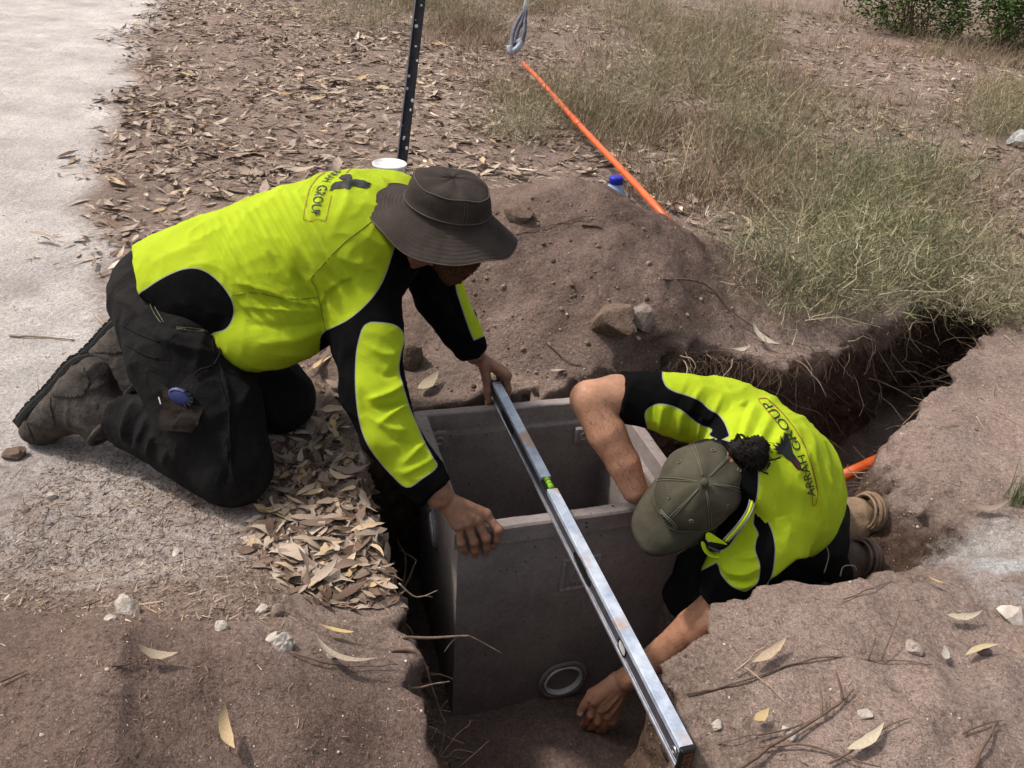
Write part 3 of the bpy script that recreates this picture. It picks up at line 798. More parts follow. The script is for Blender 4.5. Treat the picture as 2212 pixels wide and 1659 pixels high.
# ---------------------------------------------------------------- cloth and skin materials
def shirt_mat():
    m = Mat('hivis_shirt')
    blk = m.attr('blk'); seam = m.attr('seam')
    f = m.noise(9, 4); w = m.noise(420, 2)
    yel = m.ramp(f, [(0.25, (0.345, 0.445, 0.015)), (0.75, (0.40, 0.51, 0.018))])
    yel = m.mix(m.rng(m.noise(22, 7, 0.75), 0.55, 0.78, 0, 0.45), yel, (0.21, 0.25, 0.035))
    bk = m.ramp(m.noise(30, 4), [(0.3, (0.0035, 0.0035, 0.004)), (0.8, (0.007, 0.0065, 0.0065))])
    isb = m.rng(blk, -0.4, 0.4)
    c = m.mix(isb, yel, bk)
    pipe = m.math('MULTIPLY', m.rng(blk, -1.7, -1.0), m.rng(blk, 1.3, 0.6))
    c = m.mix(pipe, c, (0.26, 0.28, 0.24))
    c = m.mix(m.rng(seam, 0.0, 1.0, 0, 0.75), c, (0.10, 0.13, 0.01))
    m.col(c).rough(0.9).spec(0.12)
    m.spec(m.rng(blk, -1, 1, 0.12, 0.03))
    wv = m.n('ShaderNodeTexWave', wave_type='BANDS'); wv.inputs['Scale'].default_value = 220
    wv.inputs['Distortion'].default_value = 1.0
    m.t.links.new(m.tc, wv.inputs[0])
    h = m.math('ADD', m.math('MULTIPLY', w, 0.5), m.math('MULTIPLY', wv.outputs['Fac'], 0.35))
    b1 = m.bump(h, 0.0020, 0.8)
    m.bump(m.noise(16, 3, 0.5, dist=0.4), 0.010, 0.35, b1)
    return m.m
def skin_mat(name, c, dirt=0.4):
    m = Mat(name)
    f = m.noise(22, 5)
    d = tuple(x * 0.72 for x in c); e = tuple(min(1, x * 1.18) for x in c)
    k = m.ramp(f, [(0.3, d), (0.7, e)])
    k = m.mix(m.rng(m.noise(60, 5, 0.7), 0.52, 0.72, 0, dirt), k, (0.10, 0.065, 0.045))
    k = m.mix(m.rng(m.noise(9, 4, .6), .45, .65, 0, .35), k, (c[0] * 1.05, c[1] * .78, c[2] * .72))
    m.col(k).rough(m.rng(m.noise(90, 3), 0.3, 0.7, 0.45, 0.7)).spec(0.35)
    m.set(m.b.inputs['Subsurface Weight'], 0.08); m.set(m.b.inputs['Subsurface Radius'], (0.01, 0.004, 0.002))
    b1 = m.bump(m.noise(260, 4, 0.6), 0.0012, 0.5)
    m.bump(m.noise(70, 3, dist=1.5), 0.003, 0.35, b1)
    return m.m
def cloth(name, c, wear=(0.06, 0.055, 0.05), amt=0.35, rough=0.95, folds=0.012):
    m = Mat(name)
    k = m.ramp(m.noise(14, 5), [(0.3, tuple(x * 0.75 for x in c)), (0.7, tuple(x * 1.2 for x in c))])
    k = m.mix(m.rng(m.noise(7, 6, 0.68), 0.50, 0.72, 0, amt), k, wear)
    m.col(k).rough(rough).spec(0.12)
    b1 = m.bump(m.noise(520, 2), 0.0008, 0.6)
    m.bump(m.noise(24, 4, 0.55, dist=0.8), folds, 0.5, b1)
    return m.m
M_SHIRT = shirt_mat()
M_SKIN_L = skin_mat('skin_weathered', (0.25, 0.125, 0.076), 0.65)
M_SKIN_R = skin_mat('skin_tanned', (0.40, 0.205, 0.125), 0.22)
M_TROU = cloth('black_trousers', (0.0085, 0.008, 0.008), (0.040, 0.033, 0.028), 0.30)
M_POCKET = cloth('faded_pocket', (0.020, 0.0145, 0.0125), (0.04, 0.032, 0.028), 0.3)
M_HAT = cloth('oilskin_hat', (0.036, 0.028, 0.0235), (0.075, 0.060, 0.050), 0.4, 0.85, 0.006)
M_HATST = plain('hat_stitch', (0.075, 0.062, 0.054), 0.9)
M_CAP = cloth('olive_cap', (0.060, 0.055, 0.038), (0.10, 0.090, 0.065), 0.4, 0.9, 0.005)
M_BEARD = plain('beard_hair', (0.075, 0.034, 0.017), 0.9, bump=0.006, scale=110, var=0.6, spec=.1)
M_HAIR = plain('dark_hair', (0.009, 0.0065, 0.0055), 0.75, var=0.5, spec=0.15)
M_BOOT = plain('boot_leather', (0.046, 0.037, 0.031), 0.8, var=0.45, scale=40, bump=0.003)
M_BOOTD = plain('boot_panel', (0.055, 0.045, 0.037), 0.9, var=0.45, scale=60, bump=0.003)
M_SOLE = plain('boot_sole', (0.012, 0.012, 0.011), 0.85, var=0.4, bump=0.003)
M_GREEN = plain('boot_green_trim', (0.10, 0.26, 0.12), 0.6)
M_PRINT = plain('black_print', (0.010, 0.012, 0.010), 0.6)
M_PRINTR = plain('dark_red_print', (0.22, 0.045, 0.01), 0.6)
M_TAIL = plain('maroon_print', (0.035, 0.008, 0.010), 0.6)
M_PIPING = plain('grey_piping', (0.30, 0.31, 0.29), 0.6)
M_STITCH = plain('stitching', (0.14, 0.13, 0.06), 0.9)
M_NAIL = plain('finger_nail', (0.55, 0.36, 0.29), 0.4)
M_BLUE = plain('blue_plastic', (0.010, 0.016, 0.085), 0.45, spec=0.4)
M_WHITE_LBL = plain('white_tag', (0.7, 0.7, 0.68), 0.7)
M_TAN = plain('tan_suede', (0.20, 0.135, 0.085), 0.9, var=0.35, bump=0.003)
M_BROWNSOLE = plain('brown_sole', (0.075, 0.050, 0.040), 0.75, var=0.35, bump=0.002)

def strokes(V, N, lst, lab=None, gain=1.0):
    """Raised or sunk cloth folds: polylines measured on the photo, (points, sigma px, height m)."""
    q = proj(V); D = np.zeros(len(V))
    view = (EYE - V); view /= np.linalg.norm(view, axis=1, keepdims=True)
    face = sstep(0.0, 0.35, (N * view).sum(1))
    for it in lst:
        pts, s, hgt = it[:3]
        sel = np.ones(len(V), bool) if (lab is None or len(it) < 4) else (lab == it[3])
        bb = A(pts, float); lo, hi = bb.min(0) - 4 * s, bb.max(0) + 4 * s
        sel &= (q > lo).all(1) & (q < hi).all(1)
        if not sel.any(): continue
        d, t = line_d(q[sel], smooth_poly(pts, 4, False))
        D[sel] += gain * hgt * np.exp(-np.abs(d / s) ** 1.5) * (0.35 + 0.65 * np.sin(np.pi * np.clip(t, 0, 1)) ** 0.6) * face[sel]
    return D
def wrinkle(V, dirs, amp, seed):
    """Stretched noise: folds running along a direction."""
    out = np.zeros(len(V))
    for d, sl, sc, a in dirs:
        u, v, w = basis(d)
        p = np.stack([V @ u * sc, V @ v * sc, V @ w * sl], -1)
        n = vnoise(p + seed)
        out += a * (1 - np.abs(n)) ** 2
    return out * amp
def garment(name, prims, k, h, parent, mats, extra=None, fold=None, relax_it=1, attrs_fn=None):
    V, Q = sdf_mesh(prims, k, h, extra)
    V = relax(V, Q, relax_it); N = vnormals(V, Q); lab = part_of(V, prims)
    if fold is not None:
        V = V + N * fold(V, N, lab)[:, None]
    at = attrs_fn(V, N, lab) if attrs_fn else None
    return add(name, V, Q, mats, parent, attrs=at), V, Q
def on_surface(bvh, pts2, lift=0.0015):
    """Wraps a flat print onto the cloth it is printed on."""
    out = []; ok = []
    for x, y in pts2:
        r = nrm(ray(x, y)); hit = bvh.ray_cast(Vector(EYE), Vector(r))
        if hit[0] is None: out.append(EYE + r * 2); ok.append(False)
        else: out.append(A(hit[0]) + lift * A(hit[1]) * (1 if A(hit[1]) @ r < 0 else -1)); ok.append(True)
    return A(out), A(ok)
def print_poly(name, bvh, poly, mat, parent, cell=5.0, lift=0.0016):
    """Flat printed shape (outline in photo units) laid on cloth: clipped into small cells so it follows the folds."""
    import bmesh
    bm = bmesh.new()
    vs = [bm.verts.new((x, y, 0)) for x, y in poly]
    tri = tessellate_polygon([[Vector((x, y, 0)) for x, y in poly]])
    for t in tri:
        try: bm.faces.new([vs[i] for i in t])
        except ValueError: pass
    pa = A(poly); lo, hi = pa.min(0), pa.max(0)
    for ax in (0, 1):
        x = lo[ax] + cell
        while x < hi[ax]:
            co = [0, 0, 0]; co[ax] = x; no = [0, 0, 0]; no[ax] = 1
            bmesh.ops.bisect_plane(bm, geom=bm.verts[:] + bm.edges[:] + bm.faces[:], plane_co=co, plane_no=no)
            x += cell
    bm.verts.ensure_lookup_table(); bm.verts.index_update()
    p2 = A([[v.co.x, v.co.y] for v in bm.verts]); F = [[v.index for v in f.verts] for f in bm.faces]; bm.free()
    V, ok = on_surface(bvh, p2, lift)
    Z = (V - EYE) @ FWD
    F = [f for f in F if ok[f].all() and np.ptp(Z[f]) < 0.06]
    return V, F
def ribbon2(pts, w):
    pts = A(pts, float); t = np.gradient(pts, axis=0); t /= np.linalg.norm(t, axis=1, keepdims=True) + 1e-9
    n = np.stack([-t[:, 1], t[:, 0]], -1)
    return np.concatenate([pts + n * w / 2, (pts - n * w / 2)[::-1]])
def text_outlines(s):
    c = bpy.data.curves.new('lettering', 'FONT'); c.body = s; c.resolution_u = 4; c.size = 1.0
    o = bpy.data.objects.new('lettering', c); COL.objects.link(o)
    dg = bpy.context.evaluated_depsgraph_get(); me = o.evaluated_get(dg).to_mesh()
    V = A([v.co[:] for v in me.vertices]); F = [list(p.vertices) for p in me.polygons]
    o.evaluated_get(dg).to_mesh_clear(); bpy.data.objects.remove(o); bpy.data.curves.remove(c)
    return V, F
def print_text(bvh, s, tab, lift=0.0016):
    """tab rows: u, baseline x, y, cap-line x, y."""
    import bmesh
    V, F = text_outlines(s)
    x0, x1 = V[:, 0].min(), V[:, 0].max(); y1 = V[:, 1].max(); y0 = 0.0
    bm = bmesh.new(); vs = [bm.verts.new(v) for v in V]
    for f in F:
        try: bm.faces.new([vs[i] for i in f])
        except ValueError: pass
    st = (x1 - x0) / 60
    for i in range(1, 60):
        bmesh.ops.bisect_plane(bm, geom=bm.verts[:] + bm.edges[:] + bm.faces[:], plane_co=(x0 + i * st, 0, 0), plane_no=(1, 0, 0))
    bm.verts.index_update()
    V = A([v.co[:] for v in bm.verts]); F = [[v.index for v in f.verts] for f in bm.faces]; bm.free()
    u = (V[:, 0] - x0) / (x1 - x0); v = (V[:, 1] - y0) / (y1 - y0)
    T = A(tab, float); I = [np.interp(u, T[:, 0], T[:, i]) for i in range(1, 5)]
    p2 = np.stack([I[0] * (1 - v) + I[2] * v, I[1] * (1 - v) + I[3] * v], -1)
    W, ok = on_surface(bvh, p2, lift); Z = (W - EYE) @ FWD
    return W, [f for f in F if ok[f].all() and np.ptp(Z[f]) < 0.05]
def orient_faces(V, F):
    out = []
    for f in F:
        a, b, c = V[f[0]], V[f[1]], V[f[2]]
        n = np.cross(b - a, c - a)
        out.append(f if n @ (EYE - a) > 0 else f[::-1])
    return out
def letters(V, F, parent):
    par = list(range(len(V)))
    def find(i):
        while par[i] != i: par[i] = par[par[i]]; i = par[i]
        return i
    for f in F:
        for i in f[1:]: par[find(i)] = find(f[0])
    grp = {}
    for f in F: grp.setdefault(find(f[0]), []).append(f)
    for g in grp.values():
        u = sorted({i for f in g for i in f}); k = {a: b for b, a in enumerate(u)}
        add('letter', V[u], [[k[i] for i in f] for f in g], [M_PRINT], parent, smooth=False)
def hand(wrist, fore, mcps, fingers, thumb, rw=0.026, palm_r=0.0145, part=0):
    """wrist, forearm point, four knuckles, four finger polylines starting after the knuckle, thumb polyline from the palm side."""
    pr = [Cone(fore, wrist, rw * 1.25, rw, part)]
    w = A(wrist)
    mid = [w * 0.75 + A(m) * 0.25 for m in mcps]
    for m, q in zip(mcps, mid):
        pr.append(Cone(w * 0.9 + A(m) * 0.1, m, rw * 0.55, palm_r * 0.86, part))
    for a, b in zip(mcps[:-1], mcps[1:]):
        pr.append(Cone(A(a) * 0.85 + w * 0.15, A(b) * 0.85 + w * 0.15, palm_r * 0.8, palm_r * 0.8, part))
    for i, (m, f) in enumerate(zip(mcps, fingers)):
        s = (1.0, 1.04, 1.0, 0.86)[i]
        pts = [A(m)] + [A(x) for x in f]; n = len(pts)
        rr = [0.0108, 0.0098, 0.0088, 0.0076][:n]
        rr = [r * s for r in rr]
        pr += chain(pts, rr, part)
        for j in range(1, n - 1): pr.append(Cone(pts[j], pts[j] + 1e-4, rr[j] * 1.07, rr[j] * 1.07, part))
        pr.append(Cone(m, A(m) + 1e-4, palm_r * 0.84, palm_r * 0.84, part))
    t = [A(x) for x in thumb]
    pr += chain(t, [0.0165, 0.0125, 0.0112, 0.0092][:len(t)] if len(t) > 3 else [0.015, 0.012, 0.0095], part)
    return pr
def nail(tip, dirv, nv, s=0.0068):
    u = nrm(np.cross(dirv, nv)); d = nrm(dirv); n = nrm(np.cross(u, d)); n = n if n @ nv > 0 else -n
    V = []; F = []
    for i in range(5):
        for j in range(5):
            a, b = (i - 2) / 2, (j - 2) / 2
            V.append(A(tip) + u * a * s * (1 - 0.15 * b * b) + d * b * s * 1.15 + n * (0.0012 - 0.0030 * a * a - 0.001 * b * b))
    for i in range(4):
        for j in range(4): F.append((i * 5 + j, i * 5 + j + 1, i * 5 + j + 6, i * 5 + j + 5))
    return A(V), F

# ================================================================ worker kneeling on the left
base_L = G(520, 1060)
man = empty('person', base_L, 'kneeling person in wide brimmed dark hat and long sleeved yellow work shirt', 'person')
c0, c1, c2, c3, c4 = P(405, 632, 2.09), P(505, 612, 2.07), P(615, 580, 2.05), P(735, 530, 2.04), P(806, 462, 2.10)
ax = nrm(c3 - c0); Wd = nrm(np.cross(EZ, ax)); Bn = nrm(np.cross(ax, Wd))        # width (to his left, away), back normal
trunkp = [c0, c1, c2, c3, c4]; tw = [0.195, 0.209, 0.215, 0.212, 0.125]
sqz = (Bn, 0.80)
TR = []
for i in range(4): TR.append(Cone(trunkp[i], trunkp[i + 1], tw[i], tw[i + 1], 0, sq=sqz))
belly = Ell(P(600, 690, 1.99), [ax, Wd, Bn], (0.17, 0.15, 0.103), 0)
shN, elN, wrN = P(778, 600, 1.95), P(806, 850, 1.87), P(948, 1066, 1.86)
armN = chain([P(768, 575, 1.98), P(775, 640, 1.95), P(793, 735, 1.915), P(806, 850, 1.875), P(841, 935, 1.86), P(905, 1022, 1.86)],
             [0.100, 0.094, 0.078, 0.068, 0.059, 0.045], 1)
cufN = chain([P(895, 1010, 1.86), P(940, 1062, 1.86)], [0.047, 0.043], 1, flat=2)
armF = chain([P(860, 470, 2.15), P(915, 545, 2.19), P(950, 640, 2.27), P(985, 700, 2.33), P(1010, 742, 2.37)], [0.10, 0.072, 0.062, 0.052, 0.043], 2)
cufF = chain([P(1002, 728, 2.36), P(1021, 758, 2.385)], [0.044, 0.040], 2, flat=2)
collar = chain([P(832, 470, 2.08), P(872, 486, 2.05)], [0.088, 0.078], 3, flat=2)
L_SH = TR + [belly] + armN + cufN + armF + cufF + collar
HEM = [(150, 470), (289, 535), (290, 566), (303, 636), (330, 662), (365, 702), (415, 722), (463, 722), (470, 742), (488, 772), (532, 815), (640, 900), (1300, 1300), (1300, 200), (300, 200)]
def hem_cut(p, d):
    sh = p.shape[:-1]; q = proj(p.reshape(-1, 3)).reshape(*sh, 2)
    near = (d < 0.05) & (q[..., 0] < 660)
    if near.any():
        s = poly_sd(q[near], HEM) * 2.05 / 1800
        d = d.copy(); d[near] = np.maximum(d[near], s)
    return d
SLV_B = smooth_poly([(846, 470), (852, 488), (859, 505), (848, 547), (826, 609), (795, 653), (752, 690), (703, 714)], 5, False).tolist() + [(660, 760), (700, 960), (900, 1140), (1010, 1080), (960, 960), (900, 700), (912, 560), (930, 420)]
FORE_Y = smooth_poly([(784, 708), (796, 698), (811, 696), (850, 701), (869, 716), (874, 735), (866, 763), (862, 800), (872, 837), (885, 880), (901, 917), (915, 950), (933, 985), (944, 1008), (912, 1034), (879, 1053), (845, 1025), (815, 991), (790, 952), (775, 903), (768, 837), (769, 771), (775, 735)], 4)
SIDE_B = smooth_poly([(296, 642), (318, 622), (345, 604), (372, 590), (398, 581), (425, 580), (450, 590), (475, 611), (494, 636), (503, 655), (505, 677), (497, 700), (484, 713), (463, 719), (430, 730), (360, 720), (300, 690)], 4)
FAR_Y = [(966, 560), (980, 566), (991, 571), (1003, 600), (1013, 639), (1026, 680), (1060, 719), (1024, 735), (1014, 712), (1004, 683), (987, 631), (982, 600)]
SEAM1 = [(838, 452), (812, 472), (778, 497), (748, 520), (712, 555), (690, 580), (670, 603)]
SEAM2 = [(670, 603), (685, 630), (696, 680), (703, 714)]
SEAM3 = [(504, 638), (550, 632), (600, 642), (650, 646), (690, 640)]
def shirtL_attr(V, N, lab):
    q = proj(V); blk = np.full(len(V), -50.0)
    t = lab == 0
    blk[t] = np.maximum(-poly_sd(q[t], SIDE_B), np.where(q[t][:, 0] > 690, -poly_sd(q[t], SLV_B), -50))
    a = lab == 1
    sA = poly_sd(q[a], SLV_B); sY = poly_sd(q[a], FORE_Y)
    blk[a] = -np.maximum(sA, -sY)
    b = lab == 2
    sF = poly_sd(q[b], FAR_Y); blk[b] = np.where(q[b][:, 1] > 520, sF, -20)
    blk[lab == 3] = np.where(q[lab == 3][:, 0] > 846, 20, -20)
    seam = np.zeros(len(V))
    return {'blk': blk, 'seam': np.clip(seam, 0, 1)}
FL_ = []
for i, x in enumerate(np.linspace(450, 660, 12)):      # long fine folds running down across the back
    y = 470 - (x - 450) * 0.36
    j = (i * 37 % 11) / 11
    FL_.append(([(x - 18, y + 18), (x + 22 + 8 * j, y + 95), (x + 62 + 18 * j, y + 170), (x + 120 + 30 * j, y + 235 + 25 * j)], 6 + 2.5 * j, 0.0085 * (0.6 + 0.7 * j), 0))
FL_ += [([(515, 610), (575, 625), (640, 650), (690, 655)], 7, 0.006, 0), ([(530, 660), (590, 668), (650, 672), (705, 668)], 9, 0.006, 0),
        ([(540, 700), (600, 705), (665, 700), (712, 690)], 9, -0.005, 0), ([(560, 740), (630, 735), (690, 715)], 10, 0.005, 0),
        ([(640, 590), (665, 640), (700, 690)], 8, -0.006, 0), ([(690, 600), (712, 650), (725, 700)], 9, 0.005),
        ([(700, 400), (690, 440), (675, 480)], 9, 0.004, 0), ([(760, 380), (748, 430), (720, 500)], 10, 0.003, 0),
        ([(330, 570), (380, 545), (440, 530)], 12, 0.004, 0), ([(800, 480), (830, 520), (842, 560)], 8, 0.004),
        ([(790, 742), (820, 765), (850, 768)], 10, 0.005, 1), ([(812, 800), (840, 812), (868, 790)], 9, -0.005, 1),
        ([(800, 862), (838, 850), (872, 828)], 7, 0.009, 1), ([(812, 880), (850, 876), (884, 866)], 6, -0.008, 1),
        ([(822, 915), (860, 885), (888, 866)], 6, 0.008, 1), ([(800, 900), (840, 925), (880, 930)], 8, 0.005, 1),
        ([(850, 950), (890, 960), (915, 950)], 7, -0.004, 1), ([(872, 1000), (900, 972), (918, 950)], 7, 0.005, 1),
        ([(870, 1022), (905, 1008), (936, 990)], 6, 0.004, 1), ([(770, 830), (785, 900), (815, 965)], 8, 0.004, 1),
        ([(740, 760), (752, 830), (775, 900)], 10, 0.004, 1), ([(900, 600), (930, 640), (960, 690)], 8, 0.005, 2), ([(960, 600), (975, 650), (1005, 710)], 7, -0.004, 2)]
def foldL(V, N, lab):
    return strokes(V, N, FL_, lab, 1.5) + wrinkle(V, [((1, .3, -.6), 3.0, 16, 0.006), ((-.3, .8, .4), 5, 22, 0.003), ((.2, .9, -.2), 4, 30, .0025)], 1.0, 3.1) - 0.005
shirt_o, sV, sQ = garment('shirt', L_SH, 0.010, 0.0048, man, [M_SHIRT], hem_cut, foldL, 1, shirtL_attr)
bvhL = caster(sV, sQ)
M_SEAM = plain('shirt_seam', (.17, .22, .012), .9)
def seams(lines, bvh, parent, r=.0013):
    mb = MB()
    for s in lines:
        p, ok = on_surface(bvh, smooth_poly(s, 6, False), .0002)
        if ok.all(): mb.put(*tube(p, r, 5))
    if mb.V: mb.add('seam', [M_SEAM], parent)
for s_ in (SEAM1, SEAM2, SEAM3): seams([s_], bvhL, shirt_o)
TXT = [(0, 900, 232, 1012, 258), (.1, 850, 275, 985, 290), (.184, 795, 318, 930, 342), (.271, 738, 358, 880, 385), (.368, 690, 405, 830, 428), (.472, 622, 475, 795, 490), (.513, 585, 525, 745, 545),
       (.617, 525, 640, 700, 655), (.704, 497, 720, 670, 735), (.816, 468, 855, 635, 865), (.918, 443, 990, 604, 1005), (1, 427, 1068, 588, 1082)]
zl = lambda x, y: (619.4 + .12 * x, 336.2 + .12 * y)
tab = [(r[0], *zl(r[1], r[2]), *zl(r[3], r[4])) for r in TXT]
tV, tF = print_text(bvhL, 'ARRAH GROUP', tab)
letters(tV, orient_faces(tV, tF), shirt_o)
mbp = MB()
for line, w, mt in (([(690, 312), (600, 365), (530, 430), (460, 530), (400, 650), (345, 880), (298, 1150), (345, 1160), (400, 1182), (500, 1165), (580, 1150), (640, 1165), (700, 1160), (760, 930), (806, 720)], 11, 0),
                    ([(1072, 322), (1130, 265), (1195, 208)], 11, 0)):
    pl = smooth_poly([zl(*p) for p in line], 3, False)
    V_, F_ = print_poly('b', bvhL, ribbon2(pl, w * .12), None, None)
    mbp.put(V_, orient_faces(V_, F_))
mbp.add('shirt_print_frame', [M_PRINTR], shirt_o, smooth=False)
BIRD_L = [(935, 410), (985, 365), (1060, 345), (1130, 340), (1165, 360), (1174, 400), (1165, 445), (1210, 432), (1300, 440), (1400, 455), (1440, 480), (1530, 512), (1472, 524), (1532, 542), (1468, 550), (1507, 577), (1440, 572), (1450, 600), (1380, 588), (1280, 573), (1205, 548), (1158, 556), (1148, 585), (1110, 612), (1060, 606), (1056, 585), (1000, 592), (920, 600), (860, 605), (822, 625), (798, 664), (800, 628), (752, 655), (792, 600), (785, 575), (830, 512), (880, 482), (960, 470), (1003, 465), (998, 447), (960, 428)]
V_, F_ = print_poly('b', bvhL, [zl(*p) for p in BIRD_L], None, None, 4)
add('shirt_bird_emblem', V_, orient_faces(V_, F_), [M_PRINT], shirt_o, smooth=False)
V_, F_ = print_poly('b', bvhL, [zl(*p) for p in [(950, 410), (990, 380), (1060, 380), (1080, 420), (1040, 440), (1000, 440)]], None, None, 4, 0.0026)
add('shirt_bird_tail', V_, orient_faces(V_, F_), [M_TAIL], shirt_o, smooth=False)

# trousers
hipN, kneeN, ankN = P(395, 735, 2.0), P(505, 1012, 1.945), P(262, 902, 2.04)
hipF, kneeF, ankF = P(470, 690, 2.17), P(606, 868, 2.21), P(330, 745, 2.32)
L_TR = [Cone(P(378, 625, 2.10), P(480, 640, 2.08), 0.160, 0.168, 0, sq=(Bn, 0.82))]
L_TR += chain([P(358, 690, 2.04), P(405, 775, 1.985), P(455, 890, 1.965), P(500, 1000, 1.95)], [0.112, 0.130, 0.118, 0.088], 1)
L_TR += chain([P(500, 1010, 1.95), P(420, 965, 1.985), P(330, 925, 2.02), P(258, 903, 2.04)], [0.086, 0.084, 0.072, 0.061], 2, flat=2)
L_TR += chain([P(420, 640, 2.2), P(510, 770, 2.19), P(602, 860, 2.20)], [0.14, 0.115, 0.088], 3)
L_TR += chain([P(602, 862, 2.20), P(470, 800, 2.28), P(335, 750, 2.33)], [0.086, 0.078, 0.062], 4, flat=2)
TRS = [([(345, 880), (325, 905), (300, 950)], 7, 0.009, 2), ([(368, 890), (345, 930), (325, 975)], 7, 0.010, 2), ([(400, 900), (375, 950), (355, 1000)], 9, 0.006, 2), ([(290, 865), (275, 900), (268, 945)], 6, 0.008, 2),
       ([(310, 880), (290, 915), (285, 960)], 6, -0.006, 2), ([(470, 640), (440, 720), (420, 800)], 10, 0.005), ([(300, 700), (380, 745), (480, 765)], 9, 0.006), ([(290, 660), (360, 705), (470, 720)], 9, -0.006),
       ([(540, 1060), (500, 1010), (480, 940)], 9, 0.007), ([(480, 1060), (500, 990), (515, 900)], 8, -0.006), ([(300, 780), (350, 840), (440, 930)], 9, 0.005), ([(560, 800), (520, 870), (500, 960)], 10, 0.004),
       ([(470, 770), (492, 860), (492, 940), (500, 1030)], 4, 0.006, 1), ([(258, 640), (320, 690), (385, 730)], 8, 0.005)]
def foldT(V, N, lab):
    return strokes(V, N, TRS, lab, 1.5) + wrinkle(V, [((.3, .1, -1), 5, 15, 0.006), ((1, 0, .2), 6, 20, 0.004)], 1.0, 7.7) - 0.003
tro_o, tV_, tQ_ = garment('trousers', L_TR, 0.009, 0.006, man, [M_TROU], None, foldT)
bvhT = caster(tV_, tQ_)
def patch(name, poly, mat, parent, bvh, lift=0.004, cell=8):
    V_, F_ = print_poly('p', bvh, poly, None, None, cell, lift)
    return add(name, V_, orient_faces(V_, F_), [mat], parent)
pk = patch('thigh_pocket', smooth_poly([(352, 838), (362, 836), (385, 862), (425, 876), (440, 880), (437, 890), (424, 925), (412, 929), (352, 925), (350, 915), (358, 884)], 2), M_POCKET, tro_o, bvhT, 0.006)
patch('pocket_flap', smooth_poly([(357, 884), (398, 888), (438, 884), (434, 902), (420, 928), (408, 930), (354, 924), (352, 914)], 2), M_POCKET, pk, bvhT, 0.011)
mst = MB()
for line in ([(316, 638), (332, 672), (350, 700)], [(322, 634), (338, 668), (356, 698)], [(382, 707), (420, 709), (455, 716)], [(382, 712), (420, 714), (455, 721)]):
    V_, F_ = print_poly('s', bvhT, ribbon2(smooth_poly(line, 4, False), 1.0), None, None, 6, 0.004); mst.put(V_, orient_faces(V_, F_))
if mst.V: mst.add('waist_stitching', [M_STITCH], tro_o)
mst = MB()
for line in ([(455, 700), (468, 800), (493, 880), (495, 940), (500, 1010), (520, 1070)], [(262, 700), (300, 722), (345, 738)], [(275, 745), (310, 765), (340, 775)]):
    s_, ok_ = on_surface(bvhT, smooth_poly(line, 5, False), 0.001)
    if ok_.sum() > 3:
        V_, F_ = tube(s_[ok_], 0.0018, 5); mst.put(V_, F_)
if mst.V: mst.add('trouser_seam', [M_TROU], tro_o)
patch('pocket_tag', [(351, 853), (354, 853), (359, 870), (356, 870)], M_WHITE_LBL, pk, bvhT, 0.013, 20)
# drawcord hanging from the shirt hem
s_, ok_ = on_surface(bvhT, smooth_poly([(470, 742), (474, 760), (466, 782), (450, 795), (430, 800), (420, 812)], 5, False), 0.005)
V_, F_ = tube(s_, 0.0026, 6); add('drawcord', V_, F_, [M_TROU], shirt_o)
s_, ok_ = on_surface(bvhL, smooth_poly([(290, 630), (297, 634), (302, 641), (308, 648)], 3, False), 0.004)
mbw = MB()
for (x, y, a, b) in ((293, 632, 290, 640), (302, 640, 303, 648)):
    V_, F_ = tube([P(x, y, 1.99), P(a, b, 1.99)], [0.004, 0.005], 6); mbw.put(V_, F_)
mbw.add('shirt_toggle', [M_WHITE_LBL], shirt_o)

